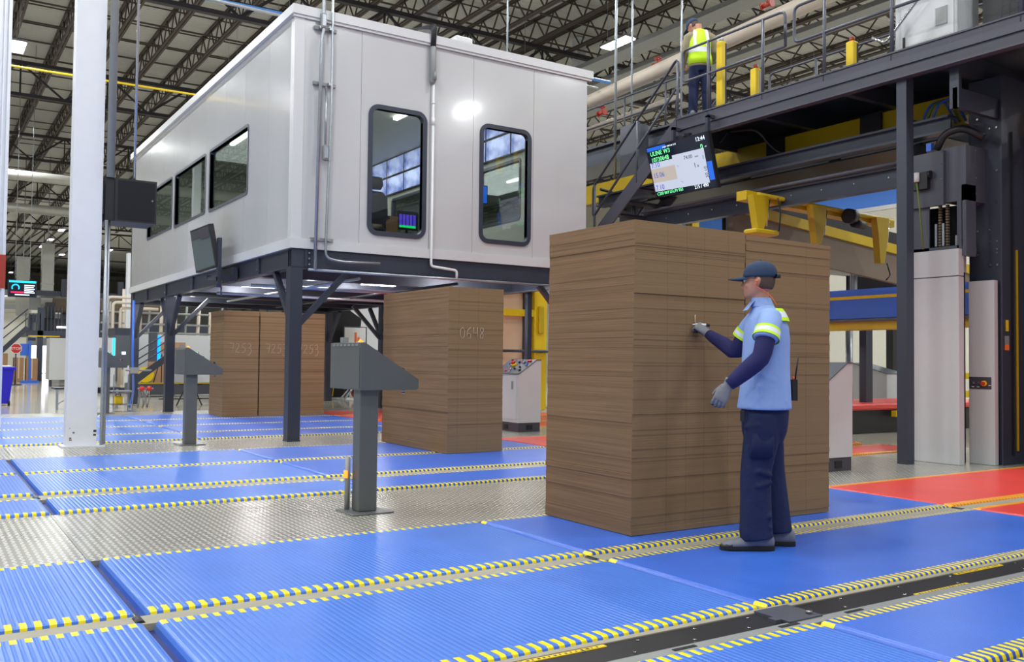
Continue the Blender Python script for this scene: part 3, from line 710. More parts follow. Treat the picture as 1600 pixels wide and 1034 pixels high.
# underside pipes
def pipe(pts, r, m, label, cat='pipe', group=None, name='pipe', rad=.12, n=10):
    o = MB().tube(rpath(pts, rad) if len(pts) > 2 else pts, r, n).build(name, m, loc=pts[0]); return tag(o, label, cat, group)
pipe([(4.9, 13.20, 2.555), (10.1, 13.20, 2.555)], .022, 'galv', 'thin steel conduit along the underside of the front beam')
pipe([(4.9, 16.0, 2.50), (9.9, 16.0, 2.50)], .03, 'galv', 'nearer of two steel pipes crossing beneath the office')
pipe([(4.9, 18.2, 2.48), (9.9, 18.2, 2.48)], .03, 'galv', 'further of two steel pipes crossing beneath the office')
pipe([(5.9, 13.6, 2.50), (5.9, 21, 2.50)], .025, 'galv', 'steel pipe running away beneath the office, left side')
pipe([(7.7, 13.6, 2.52), (7.7, 23, 2.52)], .025, 'cable', 'dark cable run beneath the office, middle')
# conduits on the office corner
pipe([(5.055, 13.15, 10.8), (5.055, 13.15, 6.2), (5.03, 13.15, 6.1), (4.985, 13.15, 2.56)], .026, 'galv', 'left of the two steel conduits climbing the office corner', group=None, name='conduit', rad=.04)
pipe([(5.20, 13.15, 10.8), (5.20, 13.15, 5.0), (5.15, 13.15, 3.0), (5.15, 13.15, 2.74), (5.42, 13.15, 2.70), (6.05, 13.15, 2.72)], .020, 'galv', 'right steel conduit on the office corner, bending along the beam', name='conduit', rad=.1)
pipe([(5.115, 13.15, 5.35), (5.115, 13.15, 4.35)], .018, 'galv', 'short steel conduit between the office corner conduits', name='conduit')
for z, lb in ((6.25, 'topmost'), (5.4, 'middle'), (3.02, 'lowest')):
    t = thing('strut_bracket', f'{lb} slotted strut bracket holding the conduits on the office corner', 'bracket', (5.1, 13.22, z)); kid(t, 'strut', MB().box(4.93, 5.29, 13.20, 13.245, z-.025, z+.025), 'galv_dull')
    kid(t, 'clamp', MB().box(4.99, 5.05, 13.14, 13.2, z-.02, z+.02), 'galv'); kid(t, 'clamp', MB().box(5.15, 5.22, 13.14, 13.2, z-.02, z+.02), 'galv')
for z, x, lb in ((6.35, 5.05, 'upper conduit body near the roof edge of the office'), (4.34, 5.12, 'lower conduit body hanging beside the corner window')):
    t = thing('junction_box', 'grey '+lb, 'conduit fitting', (x, 13.15, z)); kid(t, 'body', MB().bev(x-.04, x+.04, 13.11, 13.2, z-.12, z+.12, .015), 'galv_dull'); kid(t, 'cover', MB().bev(x-.03, x+.03, 13.10, 13.112, z-.09, z+.09, .004), 'galv')
# inside the office
t0 = thing('wall_monitor', 'video wall monitor in the office, upper row, nearest from the front wall', 'monitor', (10.05, 14.6, 5.95), 'monitors of the video wall in the office')
kid(t0, 'case', MB().box(10.02, 10.09, 14.61, 15.55, 5.93, 6.34), 'black'); kid(t0, 'screen', MB().box(10.012, 10.02, 14.63, 15.53, 5.95, 6.32), 'vw')if False else None
def vw_mat(name, c1, c2, sc):
    m = bpy.data.materials.new(name); m.use_nodes = True; t = m.node_tree; b = t.nodes['Principled BSDF']
    tc = nd(t, 'ShaderNodeTexCoord'); n = nd(t, 'ShaderNodeTexNoise'); n.inputs['Scale'].default_value = sc; n.inputs['Detail'].default_value = 2; t.links.new(tc.outputs['Object'], n.inputs['Vector'])
    r = nd(t, 'ShaderNodeValToRGB'); r.color_ramp.elements[0].position = .35; r.color_ramp.elements[1].position = .65
    r.color_ramp.elements[0].color = (*lin(c1), 1); r.color_ramp.elements[1].color = (*lin(c2), 1)
    t.links.new(n.outputs['Fac'], r.inputs[0]); t.links.new(r.outputs[0], b.inputs['Base Color']); t.links.new(r.outputs[0], b.inputs['Emission Color']); b.inputs['Emission Strength'].default_value = .85; b.inputs['Roughness'].default_value = .2
    MATS[name] = m
vw_mat('video_a', (70, 90, 170), (180, 190, 235), 2.4)
for ch in list(t0.children): bpy.data.objects.remove(ch)
kid(t0, 'case', MB().box(10.03, 10.09, 14.61, 15.57, 5.89, 6.34), 'black'); kid(t0, 'screen', MB().box(10.022, 10.03, 14.63, 15.55, 5.91, 6.32), 'video_a')
for r_ in range(2):
    for c_ in range(8):
        if r_ == 0 and c_ == 0: continue
        q = copy_tree(t0); q.location = (10.05, 14.6+.98*c_, 5.95-.47*r_); q['label'] = f"video wall monitor in the office, {'upper' if r_ == 0 else 'lower'} row, {['nearest', 'second', 'third', 'fourth', 'fifth', 'sixth', 'seventh', 'last'][c_]} from the front wall"
def office_chair(x, y, rz, lab):
    z = OZ0+.03; t = thing('office_chair', lab, 'chair', (x, y, z))
    kid(t, 'backrest', MB().rings([((x, y, z+.55), (.22, 0, 0), (0, .05, 0)), ((x, y, z+.7), (.26, 0, 0), (0, .06, 0)), ((x, y, z+1.0), (.25, 0, 0), (0, .05, 0)), ((x, y, z+1.08), (.17, 0, 0), (0, .04, 0))]), 'black')
    kid(t, 'headrest', MB().rings([((x, y, z+1.12), (.13, 0, 0), (0, .05, 0)), ((x, y, z+1.2), (.17, 0, 0), (0, .06, 0)), ((x, y, z+1.32), (.15, 0, 0), (0, .05, 0))]), 'black')
    kid(t, 'seat', MB().bev(x-.25, x+.25, y+.02, y+.5, z+.42, z+.52, .04), 'black')
    kid(t, 'gas_lift', MB().cyl((x, y+.25, z+.06), (x, y+.25, z+.42), .03), 'chrome')
    b = MB()
    for k in range(5): a = 2*PI*k/5; b.bar((x, y+.25, z+.08), (x+.3*math.cos(a), y+.25+.3*math.sin(a), z+.05), .05, .03).sph((x+.3*math.cos(a), y+.25+.3*math.sin(a), z+.03), .03, n=6)
    kid(t, 'base', b, 'black')
    for s_ in (-1, 1): kid(t, 'armrest', MB().box(x+s_*.28-.04, x+s_*.28+.04, y+.05, y+.35, z+.66, z+.70).box(x+s_*.28-.02, x+s_*.28+.02, y+.15, y+.22, z+.45, z+.66), 'black')
    return t
office_chair(6.24, 13.85, 0, 'black high backed office chair behind the left front window')
t = thing('desk', 'desk inside the office behind the front windows', 'desk', (7.2, 15.3, OZ0+.03)); kid(t, 'top', MB().box(6.0, 9.6, 14.7, 15.5, 3.42, 3.46), 'room_dark'); kid(t, 'panel', MB().box(6.05, 6.1, 14.8, 15.4, 2.9, 3.42).box(9.5, 9.55, 14.8, 15.4, 2.9, 3.42), 'room_dark')
o = MB().box(6.78, 7.12, 14.75, 15.05, 3.465, 3.76).build('cardboard_box', 'kraft', loc=(6.78, 14.75, 3.46)); tag(o, 'brown box on the desk behind the left front window', 'box')
def desk_monitor(x, y, z, w_, h_, scr, lab, grp=None):
    t = thing('desk_monitor', lab, 'monitor', (x, y, z), grp)
    kid(t, 'stand', MB().box(x-.1, x+.1, y, y+.16, z, z+.015).box(x-.02, x+.02, y+.06, y+.09, z, z+.2), 'black')
    kid(t, 'case', MB().box(x-w_/2, x+w_/2, y+.03, y+.06, z+.12, z+.12+h_), 'black')
    s = kid(t, 'screen', MB().box(x-w_/2+.015, x+w_/2-.015, y+.024, y+.03, z+.135, z+.105+h_), scr)
    return t
t = desk_monitor(7.45, 15.0, 3.46, .42, .34, 'screen_dim_dark', 'desk monitor with purple and green bars, behind the left window')
for k in range(5): kid(t, 'bar', MB().box(7.28+k*.07, 7.33+k*.07, 15.018, 15.023, 3.66, 3.86), 'led_purple').name; 
kid(t, 'green_bar', MB().box(7.28, 7.61, 15.016, 15.020, 3.62, 3.66), 'led_green')
desk_monitor(7.93, 15.05, 3.46, .40, .34, 'screen_dim', 'dim desk monitor at the right of the left front window')
desk_monitor(8.55, 14.9, 3.46, .5, .6, 'screen_dim', 'large dim upright monitor low in the right front window')
o = MB().box(10.0, 10.04, 13.6, 14.6, 2.95, 5.2).build('inner_panel', 'room_wall', loc=(10.0, 13.6, 2.95)); tag(o, 'grey inner partition seen at the right of the right front window', 'partition')
t = desk_monitor(9.0, 15.2, 4.15, .55, .36, 'screen_blue', 'blue lit monitor on a tall stand in the right front window')
for ch in t.children:
    if ch.name.startswith('stand'): pass
kid(t, 'mast', MB().box(8.98, 9.02, 15.26, 15.3, 3.46, 4.2), 'black')
# display mounted outside on the left office wall
t = thing('wall_display', 'large tilted flat display bracketed to the left side of the office', 'display', (4.3, 17.6, 3.3))
def quadbox(b, P, th, mi=0):
    """P: 4 corners, thickness along the normal"""
    P = [Vector(p) for p in P]; n = (P[1]-P[0]).cross(P[3]-P[0]).normalized()*th
    return b.add(P+[p+n for p in P], [(3,2,1,0), (4,5,6,7), (0,1,5,4), (1,2,6,5), (2,3,7,6), (3,0,4,7)], mi)
dq = [(4.20, 17.52, 3.56), (4.20, 16.20, 3.54), (4.32, 16.12, 2.80), (4.32, 17.50, 2.78)]
def lerpq(P, u, v):
    P = [Vector(p) for p in P]; return (P[0]*(1-u)+P[1]*u)*(1-v) + (P[3]*(1-u)+P[2]*u)*v
def sub(P, u0, u1, v0, v1, off): n = (Vector(P[1])-Vector(P[0])).cross(Vector(P[3])-Vector(P[0])).normalized()*off; return [lerpq(P, u0, v0)+n, lerpq(P, u1, v0)+n, lerpq(P, u1, v1)+n, lerpq(P, u0, v1)+n]
def outn(P, ref):   # sign of the offset that points towards ref
    n = (Vector(P[1])-Vector(P[0])).cross(Vector(P[3])-Vector(P[0])); return 1 if n.dot(Vector(ref)) > 0 else -1
sg = outn(dq, (-1, 0, 0))
kid(t, 'case', quadbox(MB(), dq, -sg*.08), 'black')
kid(t, 'screen', quadbox(MB(), sub(dq, .03, .97, .04, .96, sg*.002), sg*.002), 'screen_dim')
kid(t, 'header', quadbox(MB(), sub(dq, .03, .97, .04, .24, sg*.005), sg*.002), 'screen_dim_dark')
kid(t, 'info_box', quadbox(MB(), sub(dq, .5, .95, .05, .30, sg*.008), sg*.002), 'cab_base')
kid(t, 'bracket', MB().box(4.34, 4.66, 16.10, 16.18, 2.55, 2.62).box(4.34, 4.40, 16.08, 16.2, 2.5, 3.3).box(4.34, 4.66, 16.8, 16.88, 2.62, 2.69).box(4.35, 4.62, 16.1, 16.8, 2.62, 2.66).box(4.58, 4.66, 16.0, 16.9, 2.55, 2.8), 'steel_dark')
kid(t, 'swivel', MB().cyl((4.42, 16.3, 2.45), (4.42, 16.3, 2.78), .05).cyl((4.5, 16.55, 2.5), (4.5, 16.55, 2.7), .04).cyl((4.45, 16.25, 2.3), (4.45, 16.25, 2.45), .015), 'steel_mid')

# ================================================================== WHITE COLUMN, PIPES AND CABINET ON THE LEFT
t = thing('building_column', 'white painted steel column with scuffed foot on the tread plate', 'column', (1.93, 13.82, -.02))
b = MB().box(1.72, 2.10, 13.70, 13.715, -.02, 13.3).box(1.72, 2.10, 13.97, 13.985, -.02, 13.3).box(1.722, 1.735, 13.715, 13.97, -.02, 13.3).box(2.085, 2.098, 13.715, 13.97, -.02, 13.3)
kid(t, 'shaft', b, 'white_paint')
kid(t, 'base_plate', MB().box(1.66, 2.2, 13.62, 14.05, -.02, .0), 'white_paint')
random.seed(11); 
for k in range(9):
    zz = random.uniform(0, .28); xx = random.choice([1.76, 1.8, 2.02, 2.05, 2.06])
    kid(t, 'scuff', MB().box(xx, xx+random.uniform(.01, .04), 13.697, 13.70, zz, zz+random.uniform(.004, .03)), 'scuff')
pipe([(2.155, 13.66, -.02), (2.155, 13.66, 3.1)], .022, 'galv', 'steel conduit rising from the floor beside the white column to the black cabinet', name='conduit')
pipe([(2.20, 13.72, -.02), (2.20, 13.72, 3.1)], .016, 'galv', 'thinner steel conduit behind the one beside the white column', name='conduit')
pipe([(2.19, 13.66, 3.7), (2.19, 13.66, 12.4)], .055, 'galv_dull', 'thick grey pipe going up from the black cabinet beside the white column', name='pipe')
pipe([(2.50, 13.66, 3.7), (2.50, 13.66, 12.4)], .018, 'chrome', 'thin shiny rod dropping from the roof to the black cabinet', name='rod')
t = thing('network_cabinet', 'black network cabinet with smoked door hung beside the white column', 'cabinet', (2.45, 13.8, 3.1))
kid(t, 'body', MB().bev(2.13, 2.80, 13.66, 14.25, 3.10, 3.70, .01), 'black')
kid(t, 'frame', MB().box(2.25, 2.80, 13.635, 13.66, 3.10, 3.70), 'black')
kid(t, 'smoked_door', MB().box(2.29, 2.775, 13.628, 13.636, 3.13, 3.67), 'black_gloss')
kid(t, 'lock', MB().cyl((2.74, 13.63, 3.42), (2.74, 13.615, 3.42), .012), 'chrome')
kid(t, 'mount', MB().box(2.08, 2.14, 13.75, 14.1, 3.2, 3.6), 'steel_dark')
t = thing('building_column', 'ribbed white column with a red band at the left edge', 'column', (.86, 17.9, -.02))
kid(t, 'shaft', MB().box(.82, 1.215, 17.75, 18.05, -.02, 13.3).box(1.10, 1.12, 17.72, 17.75, -.02, 13.3).box(1.03, 1.05, 17.72, 17.75, -.02, 13.3).box(1.17, 1.22, 17.71, 17.75, -.02, 13.3), 'white_paint')
kid(t, 'red_band', MB().box(.81, 1.225, 17.70, 18.06, 2.35, 2.92), 'pipe_red')

# ================================================================== CEILING SERVICES
pipe([(-6, 27.0, 8.9), (2.1, 27.7, 8.95), (14, 28.0, 9.1)], .03, 'pipe_yellow', 'yellow gas pipe crossing under the roof at the upper left', name='gas_pipe', rad=.3)
pipe([(2.6, 20.2, 9.0), (16, 19.8, 9.0)], .045, 'pipe_blue', 'blue air pipe running above the white office roof', name='air_pipe')
pipe([(2.5, 17.5, 8.0), (14, 17.8, 8.0)], .03, 'galv_dull', 'thin grey pipe beneath the blue air pipe', name='pipe')
pipe([(-6, 44.5, 9.0), (14, 45, 9.0)], .22, 'duct', 'pale round duct at the left, the nearer of two', name='air_duct', n=18)
pipe([(-6, 54.5, 9.0), (16, 55, 9.0)], .26, 'duct', 'pale round duct at the left, the further of two', name='air_duct', n=18)
pipe([(14.0, 22.0, 7.55), (14.0, 10.5, 8.1)], .17, 'pipe_cream', 'thick cream sprinkler main passing behind the man in the yellow vest', name='sprinkler_main', n=16)
pipe([(14.6, 24.0, 7.2), (14.6, 15.5, 7.35)], .07, 'pipe_cream', 'thinner cream pipe just below the sprinkler main', name='pipe')
random.seed(3)
for k, (x, y, z) in enumerate([(13.9, 18.6, 7.9), (13.9, 17.5, 7.3), (14., 15.6, 8.0), (13.9, 12.3, 8.3), (14, 18.9, 7.3)]):
    t = thing('pipe_valve', ['red valve group beside the office roof corner', 'red valves below the sprinkler main near the staircase', 'red valve behind the staircase top', 'red valve above the platform right of the vested man', 'lower red valve near the office roof corner'][k], 'valve', (x, y, z))
    kid(t, 'body', MB().cyl((x, y-.1, z), (x, y+.1, z), .045).cyl((x, y-.13, z), (x, y-.1, z), .075).cyl((x, y+.1, z), (x, y+.13, z), .075), 'pipe_red')
    kid(t, 'hand_wheel', MB().cyl((x, y, z), (x, y, z+.15), .02).tube(arc((x, y, z+.15), .08, 0, 2*PI, 14, (1, 0, 0), (0, 1, 0))[:-1], .018, 6, closed=True), 'pipe_red')
for k, (x, y) in enumerate([(12.2, 14.9), (12.9, 15.2), (13.6, 14.4), (11.2, 17.6)]):
    pipe([(x, y, 4.5 if k != 3 else 6.5), (x, y, 12.4)], .022 if k else .03, 'galv', ['thickest of the vertical rods left of the staircase', 'second vertical rod left of the staircase', 'thin vertical rod near the staircase top', 'thin vertical rod rising behind the office roof'][k], name='hanger_rod')
for k, (x, y) in enumerate([(18.7, 30), (22, 27.5), (20.2, 20)]):
    t = thing('cable_tray', ['pale cable tray under the roof left of the bright lamp', 'pale wide tray under the roof behind the bright lamp', 'pale long tray under the roof at the top right'][k], 'cable tray', (x, y, 11))
    kid(t, 'tray', MB().box(x-.35, x+.35, y-14, y+18, 11.0, 11.05).box(x-.35, x-.32, y-14, y+18, 11.05, 11.15).box(x+.32, x+.35, y-14, y+18, 11.05, 11.15), 'galv_dull')
for k, (x, y, w_, z0, z1) in enumerate([(6.52, 62, .66, 3.2, 7.3), (5.30, 63, .68, 3.6, 6.4)]):
    t = thing('air_duct', ['shiny square duct hanging near the far screen, nearer one', 'shiny square duct behind the far screen'][k], 'duct', (x, y, z0)); b = MB(); z = z0
    while z < z1: b.box(x-w_/2, x+w_/2, y-w_/2, y+w_/2, z, z+1.15); b.box(x-w_/2-.03, x+w_/2+.03, y-w_/2-.03, y+w_/2+.03, z+1.15, z+1.2); z += 1.2
    kid(t, 'duct_run', b, 'duct'); kid(t, 'hanger', MB().cyl((x, y, z1), (x, y, H+.9), .03, 6), 'galv')

# ================================================================== MEZZANINE PLATFORM ON THE RIGHT
PX = 10.40; DZ = 5.23; FZ0 = -.055
pf = thing('mezzanine_platform', 'dark grey steel platform high on the right, carrying the vested man', 'platform', (10.4, 7, 0))
b = MB().box(PX, PX+.02, 1.0, 11.1, 4.86, DZ).box(PX-.10, PX+.02, 1.0, 11.1, 4.84, 4.86).box(PX-.03, PX+.02, 1.0, 11.1, 5.02, 5.03).box(PX-.02, PX+.02, 1.0, 11.1, DZ-.02, DZ)
kid(pf, 'fascia_beam', b, 'deck_paint')
kid(pf, 'end_beam', MB().box(PX, 12.6, 11.1, 11.14, 4.86, DZ), 'deck_paint')
kid(pf, 'deck_plate', MB().box(PX+.02, 12.6, 1.0, 11.1, 5.18, 5.21), 'steel_dark')
kid(pf, 'rear_beam', MB().box(12.5, 12.6, 1.0, 11.1, 4.84, 5.2), 'steel_dark')
for y in (2.4, 3.9, 5.4, 6.6, 8.0, 9.5): kid(pf, 'joist_beam', MB().box(PX+.05, 12.5, y-.05, y+.05, 4.92, 5.18), 'steel_dark')
kid(pf, 'post', MB().box(PX-.01, PX+.14, 6.93, 7.07, -.02, 4.86), 'steel_dark')
kid(pf, 'post', MB().box(PX+.0, PX+.12, 1.2, 1.34, 0, 4.86), 'steel_dark')
kid(pf, 'hanging_bracket', MB().box(PX+.1, PX+.16, 6.3, 6.42, 4.35, 4.95).box(PX+.1, 11.4, 6.32, 6.38, 4.35, 4.6), 'steel_dark')
def rail(pts, r=.021, m='steel_mid', b=None): b = b or MB(); b.tube(rpath(pts, .09), r, 8); return b
def guard(name_lab, x, y0, y1, posts, z=DZ, loop0=True, loop1=True):
    t = thing('guardrail', name_lab, 'guardrail', (x, y0, z))
    pts = [(x, y0, z+.58), (x, y0, z+1.1), (x, y1, z+1.1), (x, y1, z+.58)]
    b = MB().tube(rpath(pts+[pts[0]], .10), .022, 8); b.tube([(x, y0, z+.7), (x, y0, z+.9)], .022, 8)
    kid(t, 'rail_loop', b, 'steel_mid')
    for y in posts: kid(t, 'upright', MB().tube([(x+.0, y, z-.1), (x, y, z+1.1)], .024, 8), 'steel_mid')
    return t
guard('tubular guardrail section in front of the vested man', PX+.02, 8.88, 11.0, [10.42, 9.3])
guard('tubular guardrail section between the two yellow lift posts, nearer the camera', PX+.02, 6.0, 8.72, [8.2, 7.15])
guard('tubular guardrail section at the top right corner of the view', PX+.02, 2.0, 5.9, [5.5, 4.5])
guard('guardrail on the far edge of the platform behind the vested man', 12.5, 2.0, 11.0, [10, 8.5, 7, 5.5])
# yellow posts on the deck
for k, (y, h_, l_) in enumerate([(10.33, 1.12, 'tall yellow safety post right in front of the vested man'), (9.62, .50, 'short yellow safety post with red lamp, middle of three'), (7.90, .42, 'short yellow safety post with red lamp, nearest the camera')]):
    t = thing('safety_post', l_, 'safety post', (10.62, y, DZ)); x = 10.62
    kid(t, 'body', MB().bev(x-.06, x+.06, y-.06, y+.06, 5.21, 5.21+h_, .01), 'yellow'); kid(t, 'side_strip', MB().box(x+.02, x+.05, y-.064, y-.06, 5.24, 5.18+h_), 'galv_dull' if k == 1 else 'text_dark')
    kid(t, 'cap', MB().cyl((x, y, 5.21+h_), (x, y, 5.27+h_), .035), 'pipe_red' if k else 'galv_dull')
# white cabinet, grille and pipe on the deck
t = thing('control_cabinet', 'white control cabinet on the platform at the top right', 'cabinet', (11.2, 7.2, 5.21))
kid(t, 'body', MB().bev(11.0, 11.5, 6.62, 7.5, 5.21, 6.9, .01), 'cab_white'); kid(t, 'door', MB().box(10.985, 11.0, 6.66, 7.40, 5.3, 6.85), 'white_trim'); kid(t, 'vent', MB().box(10.975, 10.985, 6.74, 6.9, 5.62, 5.85), 'galv_dull')
kid(t, 'handle', MB().box(10.97, 10.985, 7.34, 7.37, 5.4, 5.6), 'black')
t = thing('machine_housing', 'black machine housing behind wire mesh on the platform, top right corner', 'machine', (11.3, 5.5, 5.21))
kid(t, 'body', MB().box(11.2, 12.3, 3.0, 6.4, 5.21, 6.6), 'black'); b = MB()
for k in range(30): b.cyl((11.1, 3.2+k*.1, 5.25), (11.1, 3.2+k*.1, 6.4), .004, 5)
for k in range(12): b.cyl((11.1, 3.2, 5.25+k*.1), (11.1, 6.1, 5.25+k*.1), .004, 5)
kid(t, 'wire_mesh', b, 'steel_mid', kind='stuff')
t = thing('handrail', 'shiny sloping handrail on the platform left of the white cabinet', 'handrail', (10.9, 7.6, 5.21)); kid(t, 'rail', MB().tube(rpath([(10.85, 7.75, 5.7), (10.85, 7.55, 5.55), (10.85, 6.9, 6.15), (10.85, 6.9, 6.4)], .08), .02, 8), 'chrome'); kid(t, 'upright', MB().cyl((10.85, 7.45, 5.2), (10.85, 7.45, 6.1), .025), 'steel_dark')
# staircase going down away from the camera
stt = thing('staircase', 'dark steel staircase descending from the platform behind the office', 'staircase', (10.8, 12.2, 3.3))
A0 = Vector((PX+.02, 11.1, 5.16)); A1 = Vector((PX+.02, 14.2, 2.80))
for x_ in (PX+.02, PX+.98):
    kid(stt, 'stringer', MB().bar((x_, 11.0, 5.20), (x_, 14.3, 2.72), .03, .26), 'deck_paint')
nst = 12
for k in range(nst):
    p = A0.lerp(A1, (k+.6)/nst); kid(stt, 'tread', MB().box(PX+.03, PX+.97, p.y-.12, p.y+.12, p.z-.01, p.z+.025), 'steel_dark')
for x_ in (PX+.02, PX+.98):
    b = MB(); up = Vector((0, 0, 1))
    a = Vector((x_, 11.12, 5.2)); c = Vector((x_, 13.35, 3.5))
    b.tube(rpath([a+up*.55, a+up*1.05, c+up*.95, c+up*.38, a+up*.58], .09), .022, 8)
    kid(stt, 'handrail', b, 'steel_dark')
    for f_ in (0, .45, .98): p = a.lerp(c, f_); kid(stt, 'rail_upright', MB().cyl(p-up*.1, p+up*.98, .022), 'steel_mid')
kid(stt, 'landing', MB().box(PX, PX+1.0, 14.2, 15.6, 2.7, 2.8), 'steel_dark'); kid(stt, 'support', MB().box(PX, PX+.1, 14.3, 14.4, -.02, 2.7).box(PX+.9, PX+1.0, 14.3, 14.4, -.02, 2.7).box(PX, PX+.1, 15.45, 15.55, -.02, 2.7), 'steel_dark')
# second platform behind
p2 = thing('rear_platform', 'dark platform with guardrail between the office and the staircase', 'platform', (12.2, 14, 0))
b = MB(); ibeam(b, (12.75, 13.2, 5.83), (12.75, 26, 5.83), .42, .2, .03); kid(p2, 'edge_beam', b, 'steel_dark')
kid(p2, 'deck_plate', MB().box(12.7, 14.9, 13.2, 26, 6.04, 6.07), 'steel_dark')
kid(p2, 'post', MB().box(12.2, 12.5, 14.2, 14.62, -.02, 6.1).box(12.17, 12.2, 14.12, 14.7, -.02, 6.1), 'steel_mid')
b = MB().tube(rpath([(12.7, 13.6, 6.3), (12.7, 13.5, 6.95), (12.7, 26, 6.95)], .1), .024, 8).tube([(12.7, 13.5, 6.5), (12.7, 26, 6.5)], .022, 8)
kid(p2, 'guardrail', b, 'steel_mid')
for y in (13.9, 15.2, 16.8, 18.5, 20.5, 22.5, 24.5): kid(p2, 'rail_upright', MB().tube([(12.7, y, 6.0), (12.7, y, 6.95)], .022, 8), 'steel_mid')
b = MB(); ibeam(b, (12.6, 13.2, 4.95), (12.6, 26, 4.95), .16, .12, .02); kid(p2, 'lower_rail', b, 'steel_mid')
for y in (19, 25): kid(p2, 'post', MB().box(12.7, 12.9, y, y+.2, -.02, 5.62), 'steel_dark')

# hanging display of the platform
sc = thing('job_display', 'large bright job display hanging tilted under the platform edge', 'display', (10.2, 10.9, 4.4))
P = [(10.15, 11.60, 4.81), (10.15, 10.16, 4.80), (10.32, 10.10, 3.93), (10.32, 11.52, 3.98)]
sg = outn(P, (-1, 0, -.2))
kid(sc, 'case', quadbox(MB(), P, -sg*.07), 'black')
kid(sc, 'screen', quadbox(MB(), sub(P, .015, .985, .02, .98, sg*.002), sg*.002), 'screen_black')
kid(sc, 'top_bar', quadbox(MB(), sub(P, .02, .33, .03, .10, sg*.004), sg*.002), 'screen_blue')
kid(sc, 'diagram', quadbox(MB(), sub(P, .02, .90, .33, .89, sg*.004), sg*.002), 'screen_white')
kid(sc, 'diagram_upper', quadbox(MB(), sub(P, .40, .90, .27, .34, sg*.004), sg*.002), 'screen_white')
kid(sc, 'tan_band', quadbox(MB(), sub(P, .02, .42, .45, .72, sg*.006), sg*.001), 'screen_tan')
kid(sc, 'side_bar', quadbox(MB(), sub(P, .91, .985, .52, .85, sg*.004), sg*.002), 'screen_blue')
ux = (Vector(P[1])-Vector(P[0])).normalized(); uy = (Vector(P[0])-Vector(P[3])).normalized()
def tx(body, size, m, u, v, align='LEFT', rot=False):
    o = lerpq(P, u, v) + (Vector(P[1])-Vector(P[0])).cross(Vector(P[3])-Vector(P[0])).normalized()*sg*.008
    a, c = (ux, uy) if not rot else (uy, -ux)
    text(body, size, m, o, a, c, sc, 'lettering', align)
tx('ULINE W3', .105, 'text_green', .06, .20); tx('10730648', .105, 'text_green', .06, .32); tx('12:44', .095, 'text_white', .80, .13)
tx('0', .11, 'text_green', .86, .28); tx('-=', .05, 'text_white', .92, .27); tx('A120 / 1000 UB 12.42', .035, 'text_white', .28, .09)
tx('7.10', .12, 'text_blue', .04, .43); tx('15.06', .12, 'text_blue', .04, .63); tx('7.10', .12, 'text_blue', .04, .87)
tx('74.00', .085, 'text_dark', .58, .40); tx('inch', .045, 'text_dark', .75, .40); tx('1', .11, 'text_dark', .71, .58); tx('x', .08, 'text_dark', .76, .58)
tx('30.10', .085, 'text_dark', .90, .80, 'LEFT', True); tx('inch', .04, 'text_dark', .88, .46, 'LEFT', True)
tx('C200 869 LFL/M 950', .072, 'text_green', .04, .97); tx('215 / 490', .08, 'text_white', .66, .96)
tx('-,', .07, 'text_dark', .45, .50); tx('-,', .07, 'text_dark', .47, .80)
kid(sc, 'hanger', MB().box(10.22, 10.28, 11.0, 11.05, 4.7, 5.05).box(10.22, 10.42, 11.0, 11.05, 5.0, 5.05).box(10.22, 10.28, 10.75, 10.8, 4.85, 4.9).box(10.24, 10.30, 10.25, 10.3, 4.75, 5.08).box(10.24, 10.42, 10.25, 10.3, 5.05, 5.1), 'steel_dark')
kid(sc, 'rear_mount', MB().box(10.28, 10.34, 10.7, 11.0, 4.2, 4.9), 'black')

# ================================================================== STACKER MACHINE UNDER THE PLATFORM
mc = thing('stacker_machine', 'dark steel stacking machine tower behind the light grey panels at right', 'machine', (11.4, 6.4, 0))
kid(mc, 'column', MB().box(11.42, 11.95, 6.28, 6.72, -.02, 4.9).box(11.40, 11.42, 6.28, 6.30, -.02, 4.9), 'steel_dark')
b = MB()
for z in (4.4, 4.25, 3.7, 3.3, 2.95, 2.8, 2.7, 2.65, 2.5):
    for y in (6.35, 6.44, 6.6):
        if random.random() < .7: b.cyl((11.42, y, z), (11.408, y, z), .014, 8)
kid(mc, 'bolt', b, 'chrome', kind='stuff')
kid(mc, 'side_column', MB().box(11.95, 12.6, 6.2, 6.32, -.02, 4.2), 'black')
kid(mc, 'yellow_edge', MB().box(11.71, 11.735, 6.262, 6.279, .15, 2.7), 'yellow_mach')
kid(mc, 'seam_rail', MB().box(11.60, 11.62, 6.25, 6.279, .1, 4.2), 'black')
kid(mc, 'mast', MB().box(12.6, 12.9, 5.2, 6.32, -.02, 4.4), 'black')
kid(mc, 'rear_column', MB().box(11.02, 11.40, 7.3, 7.5, -.02, 4.5), 'steel_dark')
# linear guide above the big grey cabinet
kid(mc, 'guide_frame', MB().box(10.98, 11.0, 7.0, 7.3, 2.7, 3.3).box(10.98, 11.0, 6.55, 6.62, 2.7, 3.3).box(10.98, 11.2, 6.5, 6.56, 2.6, 3.5).box(10.98, 11.4, 6.6, 7.3, 2.66, 2.74), 'steel_mid')
b = MB()
for y in (6.80, 6.90):
    for k in range(16): b.box(11.05, 11.09, y-.016, y+.016, 2.76+k*.036, 2.784+k*.036)
kid(mc, 'chain', b, 'scuff', kind='stuff')
kid(mc, 'guide_strip', MB().box(11.04, 11.05, 6.83, 6.86, 2.76, 3.05).box(11.04, 11.05, 6.93, 6.96, 2.76, 3.05), 'galv')
kid(mc, 'drive_plate', MB().box(10.93, 10.98, 6.77, 7.32, 3.27, 3.97).box(10.98, 11.5, 6.5, 6.8, 3.3, 4.0), 'steel_mid')
b = MB()
